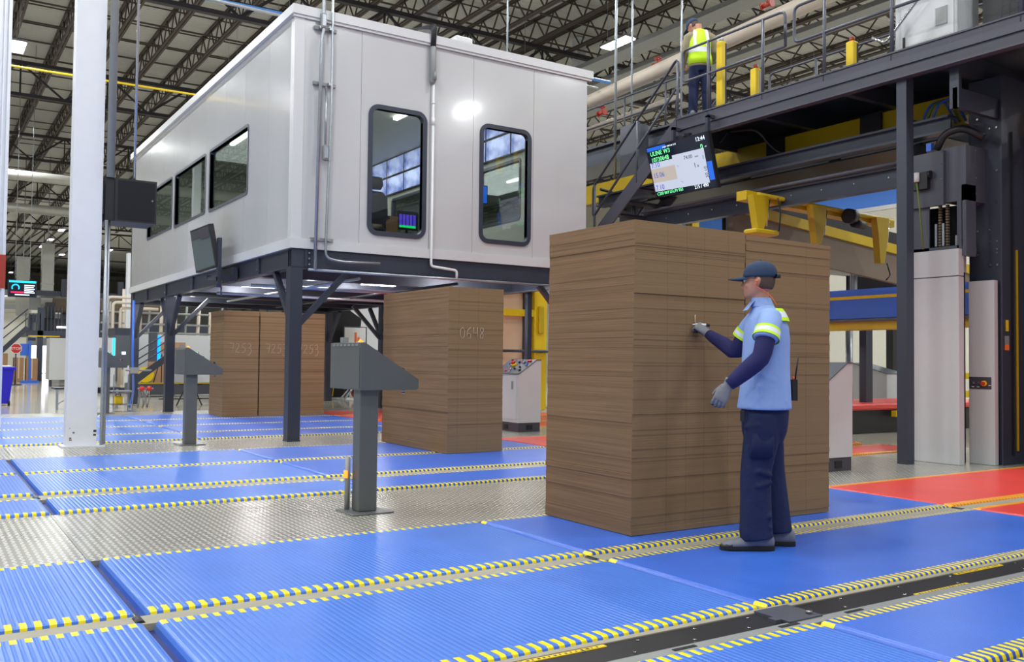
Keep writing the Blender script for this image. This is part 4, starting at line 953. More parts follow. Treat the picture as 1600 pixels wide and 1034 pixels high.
for z in (3.4, 3.6, 3.8, 3.95): b.cyl((10.93, 6.79, z), (10.92, 6.79, z), .01, 8).cyl((11.2, 6.499, z), (11.2, 6.49, z), .01, 8)
kid(mc, 'bolt', b, 'chrome', kind='stuff')
kid(mc, 'motor', MB().box(10.86, 10.93, 6.95, 7.18, 3.5, 3.72).cyl((10.9, 6.95, 3.68), (10.9, 6.92, 3.68), .05), 'black')
kid(mc, 'plug', MB().cyl((10.85, 7.09, 3.60), (10.85, 7.09, 3.72), .035), 'white_gloss')
kid(mc, 'green_cable', MB().tube(rpath([(10.85, 7.09, 3.6), (10.86, 7.06, 3.3), (10.88, 7.02, 2.72)], .1), .012, 6), 'cable_green')
kid(mc, 'cable_chain', MB().tube(rpath([(11.0, 6.9, 4.0), (11.0, 6.8, 4.2), (11.1, 6.6, 4.25), (11.2, 6.4, 4.1)], .1), .05, 8), 'black')
kid(mc, 'limit_switch', MB().box(10.95, 11.0, 6.95, 7.02, 4.0, 4.1), 'blue_paint')
def crane_rail(lab, x0, x1, y0, y1, z0, z1):
    t = thing('crane_rail', lab, 'rail', (x0, y0, z0)); b = MB().box(x0, x1, y0, y1, z1-.03, z1).box(x0, x1, y0, y1, z0, z0+.03).box(x0+.06, x0+.09, y0, y1, z0+.03, z1-.03); kid(t, 'beam', b, 'steel_dark'); return t
crane_rail('long dark steel rail under the platform, the upper of two', 11.0, 11.2, 6.75, 14.0, 4.22, 4.44)
cr = crane_rail('long dark bolted steel rail above the cardboard, the lower of two', 11.0, 11.15, 7.35, 12.6, 3.62, 3.90)
kid(cr, 'rail_tube', MB().tube([(10.97, 7.35, 3.93), (10.97, 12.6, 3.93)], .03, 8), 'steel_mid')
for k in range(9): kid(cr, 'bolt', MB().cyl((11.0, 7.6+k*.55, 3.76), (10.99, 7.6+k*.55, 3.76), .012, 8), 'chrome')
yb = thing('crane_beam', 'yellow crane beam with black brackets running under the platform deck', 'crane beam', (11.8, 7, 4.5))
kid(yb, 'beam', MB().box(11.8, 12.0, 7.0, 15.4, 4.50, 4.92).box(11.7, 11.8, 7.2, 15.4, 4.50, 4.54), 'yellow_mach')
for y in (8.6, 10.4, 12.2): kid(yb, 'beam_bracket', MB().box(11.74, 11.79, y-.35, y, 4.62, 4.92), 'black'); kid(yb, 'stop_block', MB().box(11.6, 11.7, y+.3, y+.45, 4.3, 4.6), 'black')
kid(yb, 'junction_box', MB().bev(11.6, 11.7, 9.9, 10.3, 4.45, 4.58, .01), 'galv_dull')
hd = thing('machine_hood', 'black machine hood above the yellow gripper', 'machine hood', (12, 10, 4.2))
kid(hd, 'top_sheet', MB().box(11.25, 13.5, 6.9, 13.5, 4.19, 4.21), 'black'); kid(hd, 'dark_backing', MB().box(13.4, 13.5, 6.4, 15.5, 4.21, 5.15), 'black'); kid(hd, 'leg', MB().box(13.4, 13.5, 12.9, 13.0, -.02, 4.19), 'black')  # the rear sheet is a black backing added to keep the opening dark
kid(mc, 'dark_back_sheet', MB().box(11.28, 11.32, 6.72, 7.3, -.02, 3.3), 'black')  # black sheet added to darken the gap behind the panels and chain
kid(mc, 'hose', MB().tube(rpath([(10.9, 10.4, 4.95), (10.95, 9.9, 4.9), (11.2, 9.8, 4.6), (11.3, 9.6, 4.45)], .15), .02, 8), 'cable')
for dy, c_ in ((0, 'cable_green'), (.06, 'blue_paint'), (-.08, 'blue_paint')): kid(mc, 'hose', MB().tube(rpath([(11.3, 7.25+dy, 4.45), (11.3, 7.15+dy, 4.7), (11.5, 7.05+dy, 4.8), (11.7, 7.0+dy, 4.5)], .1), .018, 8), c_)
kid(mc, 'orange_label', MB().box(11.445, 11.53, 6.268, 6.279, 1.42, 1.49), 'orange'); kid(mc, 'key_tag', MB().box(11.47, 11.52, 6.268, 6.279, 1.66, 1.8), 'yellow')
kid(mc, 'black_label', MB().box(11.445, 11.53, 6.268, 6.279, 1.49, 1.6), 'galv_dull')
# light grey cabinets
t = thing('stacker_cabinet', 'tall wide light grey machine panel beside the dark steel post', 'machine panel', (10.9, 6.9, -.02))
kid(t, 'lower_panel', MB().bev(10.90, 11.02, 6.555, 7.26, -.02, 2.34, .006), 'cab_white'); kid(t, 'upper_panel', MB().bev(10.90, 11.02, 6.555, 7.26, 2.35, 2.69, .006), 'cab_white')
t = thing('stacker_cabinet', 'narrow light grey machine panel with a yellow red emergency stop', 'machine panel', (11.3, 6.5, -.02))
kid(t, 'panel', MB().bev(11.30, 11.39, 6.33, 6.665, -.02, 2.3, .006), 'cab_white'); kid(t, 'switch_plate', MB().box(11.29, 11.30, 6.37, 6.655, .93, 1.08), 'cab_base')
kid(t, 'emergency_stop', MB().cyl((11.29, 6.45, 1.0), (11.26, 6.45, 1.0), .035, 16, 0).cyl((11.26, 6.45, 1.0), (11.235, 6.45, 1.0), .024, 16, 1), ['yellow', 'red'])
for y in (6.52, 6.59): kid(t, 'switch', MB().cyl((11.29, y, 1.01), (11.27, y, 1.01), .014, 10), 'chrome')
for y, z in ((6.38, .98), (6.53, .96), (6.6, .96)): kid(t, 'switch_label', MB().box(11.286, 11.29, y-.012, y+.02, z-.008, z), 'white_gloss')
t = thing('valve_box', 'small light grey box above the narrow machine panel', 'box', (11.3, 6.72, 2.5)); kid(t, 'box', MB().box(11.2, 11.3, 6.69, 6.78, 2.42, 2.9), 'cab_white')

# consoles with sloping tops
def console(x0, x1, y0, y1, h, slope_axis, label, low, panel_y=True):
    t = thing('operator_console', label, 'console', ((x0+x1)/2, (y0+y1)/2, -.02), 'light grey operator consoles')
    kid(t, 'plinth', MB().box(x0+.01, x1-.01, y0+.01, y1-.01, -.02, .14).box(x0-.002, x0+.02, (y0+y1)/2-.06, (y0+y1)/2+.06, .02, .10, 1).box((x0+x1)/2-.06, (x0+x1)/2+.06, y0-.002, y0+.02, .02, .10, 1), ['cab_base', 'rubber'])
    if slope_axis == 0: b = MB().prism([(x0, .14), (x1, .14), (x1, h), (x1-.1, h), (x0, low)], 1, y0, y1); tp = MB().prism([(x0-.01, low), (x1-.1, h), (x1, h), (x1, h+.015), (x1-.1, h+.015), (x0-.01, low+.015)], 1, y0-.01, y1+.01)
    else: b = MB().prism([(y0, .14), (y1, .14), (y1, h), (y1-.2, h), (y0, low)], 0, x0, x1); tp = MB().prism([(y0-.01, low), (y1-.2, h), (y1, h), (y1, h+.015), (y1-.2, h+.015), (y0-.01, low+.015)], 0, x0-.01, x1+.01)
    kid(t, 'body', b, 'cab_white'); kid(t, 'top_panel', tp, 'panel_dark'); return t
c1 = console(8.78, 9.25, 13.30, 14.12, 1.23, 0, 'light grey operator console with buttons between the two cardboard stacks', .98)
kid(c1, 'door', MB().box(8.772, 8.78, 13.38, 14.06, .2, .95), 'white_trim'); kid(c1, 'lock', MB().box(8.765, 8.772, 13.46, 13.52, .72, .86), 'galv_dull')
random.seed(5)
for k in range(22):
    s_ = random.uniform(.08, .9); yy_ = random.uniform(13.36, 14.05); x_ = 8.78+.37*s_; z_ = .995+.25*s_
    c_ = random.choice(['chrome', 'chrome', 'black', 'red', 'white_gloss', 'blue_paint', 'black'])
    kid(c1, 'button', MB().cyl((x_, yy_, z_), (x_-.02, yy_, z_+.03), .02, 10), c_)
kid(c1, 'emergency_stop', MB().cyl((8.98, 13.75, 1.13), (8.96, 13.75, 1.17), .05).cyl((8.96, 13.75, 1.17), (8.94, 13.75, 1.21), .04, 12, 1), ['yellow', 'red'])
console(8.75, 9.25, 6.88, 7.6, 1.23, 0, "light grey operator console right behind the largest cardboard stack", .98)
c3 = console(19.3, 20.0, 13.4, 14.6, 1.25, 1, 'far light grey console seen between the stack and the dark post', 1.0)
# beams and frames behind the post
t = thing('lift_table_beam', 'blue steel beam with a yellow stripe behind the dark post', 'beam', (13.2, 9, 2))
kid(t, 'beam', MB().box(13.0, 13.3, 7.6, 12.5, 1.98, 2.46), 'blue_paint'); kid(t, 'stripe', MB().box(12.99, 13.0, 7.6, 12.5, 2.30, 2.35), 'yellow'); kid(t, 'lower_flange', MB().box(12.97, 13.3, 7.6, 12.5, 1.93, 1.97), 'steel_mid')
kid(t, 'yellow_chassis', MB().box(13.05, 13.5, 7.6, 12.5, 1.80, 1.93), 'yellow_mach')
t = thing('board_conveyor', 'grey brown web of board in a yellow frame, carried above the blue beam', 'conveyor', (14, 11, 3))
def sl(x): return 3.95-(x-12)*.09
kid(t, 'web', MB().prism([(11.6, sl(11.6)-.18), (11.6, sl(11.6)-.75), (19, sl(19)-.75), (19, sl(19)-.18)], 1, 11.0, 11.1), 'grey_board')
kid(t, 'roller_bank', MB().prism([(13.0, sl(13)), (13.0, sl(13)+.34), (19, sl(19)+.42), (19, sl(19))], 1, 11.4, 12.2), 'black')
kid(t, 'top_frame', MB().prism([(11.6, sl(11.6)), (11.6, sl(11.6)-.18), (19, sl(19)-.18), (19, sl(19))], 1, 10.95, 11.15), 'yellow_mach')
t = thing('gripper_frame', 'yellow gripper frame with three hanging arms under the dark crane rail', 'gripper', (12.5, 9.6, 3.3))
kid(t, 'cross_beam', MB().prism([(10.3, 3.80), (10.3, 3.66), (13.9, 3.56), (13.9, 3.70)], 1, 9.5, 9.7), 'yellow_mach')
kid(t, 'tube', MB().tube([(10.5, 9.46, 3.75), (13.8, 9.46, 3.65)], .035, 10), 'yellow_mach')
for x_, zt, zl in ((10.46, 3.72, .52), (11.78, 3.70, .60), (13.38, 3.66, .76)):
    kid(t, 'arm', MB().prism([(x_-.17, zt), (x_+.17, zt), (x_+.15, zt-.3), (x_+.05, zt-zl), (x_-.06, zt-zl), (x_-.11, zt-.28)], 1, 9.36, 9.48), 'yellow_mach')
    kid(t, 'cylinder', MB().cyl((x_+.19, 9.38, zt-.05), (x_+.13, 9.38, zt-.45), .018), 'chrome')
kid(t, 'foot_pad', MB().bev(10.22, 10.74, 9.25, 9.5, 3.12, 3.2, .02), 'yellow_mach')
kid(t, 'motor', MB().cyl((12.45, 9.35, 3.60), (12.6, 9.35, 3.60), .12, 16).cyl((12.6, 9.35, 3.5), (12.85, 9.35, 3.48), .07, 14), 'black')
kid(t, 'hose', MB().tube(rpath([(10.75, 9.3, 3.7), (10.82, 9.3, 3.5), (10.78, 9.3, 3.2)], .1), .012, 6), 'cable')
kid(t, 'hose', MB().tube(rpath([(13.4, 9.3, 2.9), (13.5, 9.3, 2.7), (13.38, 9.3, 2.62)], .06), .012, 6), 'cable')
t = thing('robot_drive', 'yellow machine drive with hoses at the upper right edge', 'machine drive', (12.6, 6.2, 4.4))
b = MB().sph((12.75, 5.95, 4.75), .28).sph((12.62, 6.05, 4.45), .2).cyl((12.5, 6.1, 4.5), (12.5, 5.9, 4.5), .2).box(12.3, 14, 6.0, 6.35, 4.05, 4.25)
kid(t, 'casting', b, 'yellow_mach'); kid(t, 'hose', MB().tube(rpath([(12.3, 5.9, 4.95), (12.6, 5.8, 5.05), (13.1, 5.6, 4.95)], .2), .05, 8), 'galv_dull')
for k in range(8): a = 2*PI*k/8; kid(t, 'bolt', MB().cyl((12.5+.14*math.cos(a), 5.9, 4.5+.14*math.sin(a)), (12.5+.14*math.cos(a), 5.88, 4.5+.14*math.sin(a)), .02, 8), 'scuff')
# frame posts seen in the opening
t = thing('machine_gate', 'dark perforated post standing in the opening left of the dark steel post', 'post', (15.3, 11, -.02)); kid(t, 'post', MB().box(15.2, 15.4, 11.0, 11.15, -.02, 2.6), 'steel_dark')
t = thing('pipe_gate', 'silver pipe frame above the blue beam', 'pipe frame', (15.4, 11, 2.5)); kid(t, 'pipe', MB().tube(rpath([(15.5, 11.5, 2.0), (15.5, 11.5, 3.05), (18.5, 11.5, 2.9)], .1), .07, 10), 'galv')
kid(t, 'panel', MB().box(15.6, 19, 11.7, 11.75, 2.3, 3.0), 'steel_dark'); kid(t, 'leg', MB().cyl((15.5, 11.6, FZ0), (15.5, 11.6, 2.1), .07), 'galv')
t = thing('lift_table', 'raised red mat platform with dark underside seen under the blue beam', 'platform', (17, 10.4, 0)); kid(t, 'red_top', MB().bev(14.2, 19, 10.6, 12.2, .38, .5, .03), 'belt_red'); kid(t, 'skirt', MB().box(14.3, 19, 10.7, 12.1, -.05, .38), 'black')
kid(t, 'latch', MB().box(15.4, 16.0, 10.5, 10.6, .25, .36), 'yellow')
for k, z in enumerate((.45, .95)):
    t = thing('floor_barrier', ['yellow barrier rail, the lower of two behind the far console', 'yellow barrier rail, the upper of two behind the far console'][k], 'barrier', (24, 17, z)); kid(t, 'rail', MB().bev(23.9, 24.05, 12, 24, z-.09, z+.09, .02), 'yellow'); kid(t, 'post', MB().box(24.05, 24.15, 14, 14.1, -.055, z).box(24.05, 24.15, 20, 20.1, -.055, z), 'steel_dark')
t = thing('dark_housing', 'black round machine housings under the blue wall band, right of the first gripper arm', 'machine', (17, 15, 4)); kid(t, 'body', MB().cyl((16.2, 14.5, 3.6), (16.2, 14.5, 4.9), .45, 20).cyl((17.6, 14.5, 3.6), (17.6, 14.5, 4.9), .4, 20).box(17.5, 22, 14, 15, 3.6, 4.1), 'black')
kid(t, 'leg', MB().box(16.1, 16.3, 14.4, 14.6, -.055, 3.6).box(21, 21.2, 14.4, 14.6, -.055, 3.6), 'black')
t = thing('far_guardrail', 'black tubular guardrail in front of the blue wall band', 'guardrail', (14, 15, 4.2))
b = MB(); z0 = 3.95
b.tube(rpath([(11.5, 14.5, z0+.75), (13.6, 14.5, z0+.55), (13.7, 14.5, z0)], .1), .03, 8).tube([(11.5, 14.5, z0+.45), (13.6, 14.5, z0+.3)], .025, 8)
for a, c in ((13.9, 15.1), (15.3, 15.9)): b.tube(rpath([(a, 14.5, z0-.2), (a, 14.5, z0+.7), (c, 14.5, z0+.8), (c, 14.5, z0-.2)], .15), .03, 8)
kid(t, 'rail', b, 'black'); kid(t, 'deck', MB().box(11.5, 23, 14.4, 16.5, z0-.25, z0-.12), 'steel_dark'); kid(t, 'post', MB().box(11.5, 11.7, 14.6, 14.8, -.055, z0-.25).box(22.8, 23, 14.6, 14.8, -.055, z0-.25), 'steel_dark')
t = thing('safety_post', 'far yellow post with red lamp before the blue wall band', 'safety post', (14.0, 14.3, 3.83)); kid(t, 'body', MB().box(13.75, 13.95, 14.2, 14.35, 3.83, 4.45), 'yellow'); kid(t, 'cap', MB().cyl((13.85, 14.27, 4.45), (13.85, 14.27, 4.58), .06), 'pipe_red')

# ================================================================== PEOPLE
def frame(o, U, A):
    o = Vector(o); U = Vector(U); A = Vector(A)
    return lambda u, a, z: o + U*u + A*a + Vector((0, 0, z))
def limb(b, P, pts, n=16, mi=0, mats=None, caps=True):
    """pts: (u, a, z, r) or (u, a, z, ra, rb)"""
    c = [P(*p[:3]) for p in pts]; R = []; prev = None
    for i, p in enumerate(pts):
        t = (c[min(i+1, len(c)-1)]-c[max(i-1, 0)]).normalized()
        if prev is None: nrm = t.cross(Vector((.3, .9, .2))).normalized()
        else: nrm = (prev-t*prev.dot(t)).normalized()
        prev = nrm; bn = t.cross(nrm); r1 = p[3]; r2 = p[4] if len(p) > 4 else p[3]
        R.append((c[i], nrm*r1, bn*r2))
    return b.rings(R, mi, n, mats, caps)
def horiz(b, P, rows, n=24, mi=0, mats=None, yaw=0., cap=True):
    """rows: (cu, ca, z, ru, ra) horizontal ellipses"""
    o = P(0, 0, 0); cy, sy = math.cos(yaw), math.sin(yaw)
    Uv = P(cy, sy, 0)-o; Av = P(-sy, cy, 0)-o
    return b.rings([(P(r[0], r[1], r[2]), Uv*r[3], Av*r[4]) for r in rows], mi, n, mats, cap)
def head_fn(P, c, yaw, tilt=0.):
    """frame with x forward, y to the person's left, origin at chin level centre"""
    F = Vector((-math.cos(yaw), math.sin(yaw))); Lf = Vector((-F.y, F.x))
    def Q(f, l, z): 
        z2 = z*math.cos(tilt)-f*math.sin(tilt); f2 = f*math.cos(tilt)+z*math.sin(tilt)
        return P(c[0]+F.x*f2+Lf.x*l, c[1]+F.y*f2+Lf.y*l, c[2]+z2)
    return Q
def head_mesh(b, Q, n=24):
    o = Q(0, 0, 0); Fv = Q(1, 0, 0)-o; Lv = Q(0, 1, 0)-o
    rows = [(.048, -.004, .030, .026), (.042, .006, .055, .045), (.030, .025, .073, .058), (.018, .055, .088, .067), (.008, .085, .097, .073), (.0, .12, .102, .077), (-.003, .16, .100, .077), (-.005, .195, .085, .067), (-.005, .222, .055, .045), (-.005, .234, .018, .015)]
    b.rings([(Q(f, 0, z), Fv*d, Lv*w_) for f, z, d, w_ in rows], 0, n)
    b.tube([Q(.098, 0, .118), Q(.110, 0, .092), Q(.122, 0, .072), Q(.104, 0, .062)], [.009, .012, .016, .012], 8)
    b.tube([Q(.092, -.036, .132), Q(.103, 0, .130), Q(.092, .036, .132)], .008, 8)
    b.tube([Q(.078, -.022, .036), Q(.094, 0, .038), Q(.078, .022, .036)], .008, 8)
    b.tube([Q(.078, 0, .004), Q(.086, 0, .012)], .016, 8)
    for s in (-1, 1):
        b.rings([(Q(-.002, s*.070, .072), Fv*.008, Lv*.010), (Q(-.006, s*.078, .085), Fv*.015, Lv*.008), (Q(-.010, s*.082, .105), Fv*.020, Lv*.009), (Q(-.012, s*.082, .122), Fv*.018, Lv*.008), (Q(-.012, s*.076, .134), Fv*.008, Lv*.006)], 0, 10)
        b.tube([Q(.06, s*.052, .08), Q(.075, s*.04, .075)], .016, 8)
def face_parts(par, Q):
    for s in (-1, 1):
        e = MB().sph(Q(.088, s*.031, .113), .0125, 0, 8).sph(Q(.0955, s*.031, .113), .006, 1, 6); e.build('eye', ['marker_white', 'black'], par)
    MB().tube([Q(.088, -.022, .034), Q(.101, 0, .035), Q(.088, .022, .034)], .0055, 8).build('lips', 'lip', par)
def cap_parts(par, Q, m='cap', bill=.105, back=True):
    o = Q(0, 0, 0); Fv = Q(1, 0, 0)-o; Lv = Q(0, 1, 0)-o
    rows = [(-.001, .135, .112, .088), (-.003, .150, .113, .089), (-.005, .18, .110, .086), (-.006, .21, .095, .075), (-.006, .232, .068, .055), (-.006, .244, .035, .03), (-.006, .248, .008, .008)]
    c = MB().rings([(Q(f, 0, z), Fv*d, Lv*w_) for f, z, d, w_ in rows], 0, 28).build('cap_crown', m, par)
    b = MB(); top = []; 
    for k in range(13):
        a = -PI/2+PI*k/12; top.append((.055+math.cos(a)*(bill+.055), math.sin(a)*.078, .142-.018*abs(math.sin(a))**2-.012*math.cos(a)))
    ins = [(.055+math.cos(-PI/2+PI*k/12)*.05, math.sin(-PI/2+PI*k/12)*.078, .146-.016*abs(math.sin(-PI/2+PI*k/12))**2) for k in range(13)]
    vs = [Q(*p) for p in top]+[Q(*p) for p in ins]+[Q(p[0], p[1], p[2]-.005) for p in top]+[Q(p[0], p[1], p[2]-.005) for p in ins]; fs = []
    for k in range(12): fs += [(k, k+1, 14+k, 13+k), (26+k, 39+k, 40+k, 27+k), (k, 26+k, 27+k, k+1)]
    b.add(vs, fs, 0, True); b.build('cap_bill', m, par)
    MB().sph(Q(-.006, 0, .249), .008, n=6).build('cap_button', m, par)
    if back: MB().rings([(Q(-.105, 0, .128), Fv*.012, Lv*.03), (Q(-.125, 0, .128), Fv*.014, Lv*.028), (Q(-.128, 0, .150), Fv*.012, Lv*.026), (Q(-.108, 0, .155), Fv*.01, Lv*.024)], 0, 12).build('cap_strap', 'black', par)
def hair_part(par, Q):
    o = Q(0, 0, 0); Fv = Q(1, 0, 0)-o; Lv = Q(0, 1, 0)-o
    MB().rings([(Q(-.030, 0, .055), Fv*.055, Lv*.058), (Q(-.022, 0, .07), Fv*.073, Lv*.070), (Q(-.018, 0, .10), Fv*.085, Lv*.0775), (Q(-.014, 0, .13), Fv*.090, Lv*.080), (Q(-.012, 0, .16), Fv*.093, Lv*.081)], 0, 24).build('hair', 'hair', par)
def hand(par, P, wrist, X, Z, ts, curl, mats, name='glove', label=None, spread=.05, thumb=(.62, .70, -.35), vox=.0035, big=1.1):
    """a gloved hand: palm, four fingers of different lengths and a thumb; X along the palm, Z out of the back of the hand, ts = thumb side"""
    o = P(0, 0, 0); toW = lambda v: P(*v)-o
    X = toW(X).normalized(); Z = toW(Z); Z = (Z-X*Z.dot(X)).normalized(); Y = Z.cross(X)*ts; w0 = P(*wrist)
    T = lambda x, y, z: w0+(X*x+Y*y+Z*z)*big
    b = MB()
    b.rings([(T(-.035, 0, 0), Y*.034*big, Z*.030*big), (T(-.005, 0, 0), Y*.031*big, Z*.026*big), (T(.02, .002, 0), Y*.036*big, Z*.023*big), (T(.05, .003, 0), Y*.043*big, Z*.020*big), (T(.08, .0, 0), Y*.044*big, Z*.017*big), (T(.097, 0, -.002), Y*.040*big, Z*.012*big)], 0, 18)
    for k, (y, l) in enumerate(((.033, .070), (.011, .080), (-.011, .074), (-.032, .058))):
        ang = 0; p = Vector((.088, y, 0)); pts = [Vector((.07, y*.95, 0)), p.copy()]; seg = [l*.42, l*.32, l*.26]
        for j, sl_ in enumerate(seg):
            ang += curl[j]*(1+.12*k); d = Vector((math.cos(ang), (y/.033)*spread, -math.sin(ang))); p = p+d*sl_; pts.append(p.copy())
        b.tube([T(*q) for q in pts], [r*big for r in (.0100, .0102, .0098, .0092, .0076)], 10)
    p0 = Vector((.018, .030, -.004)); d = Vector(thumb).normalized(); d2 = (d+Vector((.55, -.15, -.25))).normalized()
    b.tube([T(*(p0-d*.012)), T(*(p0+d*.018)), T(*(p0+d*.042)), T(*(p0+d*.042+d2*.032))], [.0150*big, .0135*big, .0115*big, .009*big], 10)
    g = b.build(name, mats[0], par, remesh=vox, smooth_it=3)
    if label: g['label'] = label
    # dark dipped palm coating as a thin shell over palm and finger tips
    c = MB()
    c.rings([(T(.012, .002, -.010), Y*.030*big, Z*.018*big), (T(.05, .003, -.006), Y*.0425*big, Z*.0175*big), (T(.09, 0, -.005), Y*.042*big, Z*.0135*big)], 0, 16)
    for k, (y, l) in enumerate(((.033, .070), (.011, .080), (-.011, .074), (-.032, .058))):
        ang = 0; p = Vector((.088, y, 0)); pts = [p.copy()]
        for j, sl_ in enumerate([l*.42, l*.32, l*.26]):
            ang += curl[j]*(1+.12*k); d = Vector((math.cos(ang), (y/.033)*spread, -math.sin(ang))); p = p+d*sl_; pts.append(p.copy())
        pts[-1] = pts[-1]+(pts[-1]-pts[-2]).normalized()*.002
        c.tube([T(*q) for q in pts[2:]], [r*big for r in (.0103, .0087)], 10)
        c.tube([T(q[0]-.001, q[1], q[2]-.003) for q in pts[:3]], [r*big for r in (.0095, .0094, .0092)], 10)
    c.build('palm_coating', mats[1], g, remesh=vox, smooth_it=2)
    cf = MB().rings([(T(-.045, 0, 0), Y*.036*big, Z*.032*big), (T(-.02, 0, 0), Y*.034*big, Z*.030*big)], 0, 18); cf.build('cuff', mats[0], g)
    return g
def shoe(par, P, heel, toe, lab=None):
    h = Vector((heel[0], heel[1], 0)); t = Vector((toe[0], toe[1], 0)); d = t-h; L_ = d.length; d.normalize(); n = Vector((-d.y, d.x, 0)); o = P(0, 0, 0)
    Nv = P(n.x, n.y, 0)-o; Zv = Vector((0, 0, 1))
    def at(x, z): q = h+d*x*L_; return P(q.x, q.y, z)
    rows = [(.01, .025, .055, .03), (.06, .038, .062, .05), (.17, .042, .066, .058), (.30, .043, .066, .058), (.42, .045, .058, .050), (.56, .050, .048, .042), (.72, .054, .040, .034), (.86, .048, .034, .028), (.95, .034, .028, .020), (.99, .015, .022, .01)]
    s = MB().rings([(at(x, z), Nv*w_, Zv*hh) for x, w_, z, hh in rows], 0, 18).build('shoe', 'shoe', par)
    out = [(0, .022), (.03, .036), (.12, .044), (.3, .045), (.45, .046), (.6, .053), (.75, .056), (.88, .050), (.96, .036), (1.0, .014)]
    pts = [(x, w_) for x, w_ in out]+[(x, -w_) for x, w_ in reversed(out)]; k = len(pts); vs = []
    for z, g in ((0.002, .96), (.012, 1.0), (.030, .98)):
        for x, w_ in pts: q = at(x, z)+Nv*w_*g; vs.append(q)
    fs = [tuple(range(k)), tuple(range(3*k-1, 2*k-1, -1))]+[(a*k+i, a*k+(i+1) % k, (a+1)*k+(i+1) % k, (a+1)*k+i) for a in range(2) for i in range(k)]
    MB().add(vs, fs).build('sole', 'rubber', s)
    MB().rings([(at(x, z), Nv*w_*1.04, Zv*hh*.8) for x, w_, z, hh in ((.80, .052, .033, .028), (.9, .046, .031, .024), (.97, .032, .027, .017), (1.0, .012, .022, .008))], 0, 14).build('toe_cap', 'shoe_dark', s)
    b = MB()
    for j in range(5):
        x = .44+j*.075; z = .108-j*.012; b.tube([at(x, z-.028)-Nv*.042, at(x+.03, z-.003)-Nv*.015, at(x, z-.003)+Nv*.015, at(x+.03, z-.028)+Nv*.042], .0035, 6)
    b.build('laces', 'lace', s)
    return s

# ---- the man writing on the stack
Pw = frame((4.75, 4.25, 0), (.839, -.544, 0), (.544, .839, 0))
man = thing('person', 'man in light blue work shirt and navy trousers writing on the cardboard stack', 'person', (4.75, 4.25, 0))
hq = head_fn(Pw, (-.012, -.005, 1.662), math.radians(30))
b = MB(); head_mesh(b, hq)
horiz(b, Pw, [(.012, 0, 1.52, .075, .085), (.008, 0, 1.58, .060, .062), (-.004, 0, 1.64, .056, .056), (-.01, 0, 1.70, .058, .056)])
horiz(b, Pw, [(.02, 0, .95, .12, .15), (.02, 0, 1.2, .12, .145), (.03, 0, 1.42, .12, .16), (.025, 0, 1.5, .1, .15), (.012, 0, 1.56, .06, .07)])
for s_ in ([(.02, -.14, 1.51, .05), (-.035, -.235, 1.38, .042), (-.063, -.25, 1.27, .04), (-.262, -.193, 1.075, .027)], [(.0, .14, 1.51, .05), (-.05, .22, 1.42, .042), (-.10, .27, 1.30, .04), (-.235, .545, 1.43, .027)],
           [(.02, -.08, .98, .08), (-.02, -.09, .8, .075), (-.055, -.085, .49, .05), (-.06, -.105, .08, .035)], [(.03, .08, .98, .08), (.06, .09, .8, .075), (.095, .105, .49, .05), (.125, .055, .08, .035)]): limb(b, Pw, s_)
body = b.build('body', 'skin', man, remesh=.0065, smooth_it=3)
face_parts(man, hq); hair_part(man, hq); cap_parts(man, hq)
b = MB()
for s in (-1, 1):
    b.tube([hq(.108, s*.012, .118), hq(.110, s*.05, .122), hq(.10, s*.056, .108), hq(.106, s*.03, .100), hq(.11, s*.013, .106), hq(.108, s*.012, .118)], .0022, 6); b.tube([hq(.105, s*.054, .118), hq(.06, s*.080, .120), hq(-.01, s*.086, .124)], .0022, 6)
b.build('glasses', 'black', man)
# shirt
b = MB()
horiz(b, Pw, [(.022, 0, .915, .178, .205), (.024, 0, .96, .172, .202), (.028, 0, 1.04, .165, .196), (.030, 0, 1.14, .158, .188), (.032, 0, 1.26, .153, .188), (.036, 0, 1.38, .150, .198), (.036, 0, 1.46, .140, .200), (.030, 0, 1.52, .120, .180), (.022, 0, 1.565, .095, .135), (.014, 0, 1.60, .072, .085), (.010, 0, 1.625, .062, .064)], 30)
limb(b, Pw, [(.03, -.10, 1.52, .070), (.02, -.150, 1.515, .078), (-.002, -.195, 1.465, .078), (-.025, -.228, 1.415, .080), (-.036, -.242, 1.375, .083)], 20)
limb(b, Pw, [(.02, .10, 1.52, .070), (.01, .150, 1.515, .076), (-.02, .195, 1.47, .074), (-.045, .222, 1.42, .074), (-.062, .235, 1.385, .076)], 20)
for k, (z, a_, am) in enumerate(((1.02, .3, .006), (1.10, -.2, .006), (1.30, .1, .005), (1.0, -.5, .006))):   # soft folds
    limb(b, Pw, [(.12, -.150+.02*k, z-.05, .02), (.03, -.176, z+.01*k, .022), (-.06, -.158, z+.06, .014)], 10)
    limb(b, Pw, [(.172, -.06+.03*k, z-.04, .012), (.148, -.10, z+.03, .020), (.09, -.155, z+.07, .012)], 10)
sh = b.build('shirt', 'shirt', man, remesh=.008, smooth_it=12)
b = MB(); o_ = Pw(0, 0, 0)
b.rings([(Pw(.010, 0, 1.60), (Pw(.078, 0, 0)-o_), (Pw(0, .082, 0)-o_)), (Pw(.004, 0, 1.635), (Pw(.068, 0, 0)-o_), (Pw(0, .068, 0)-o_)), (Pw(-.002, 0, 1.66), (Pw(.064, 0, 0)-o_), (Pw(0, .062, 0)-o_))], 0, 24, cap=False)
b.add([Pw(-.055, -.045, 1.64), Pw(-.060, .045, 1.64), Pw(-.11, .055, 1.575), Pw(-.105, -.055, 1.575)], [(0, 1, 2, 3)])
b.build('collar', 'shirt', man)
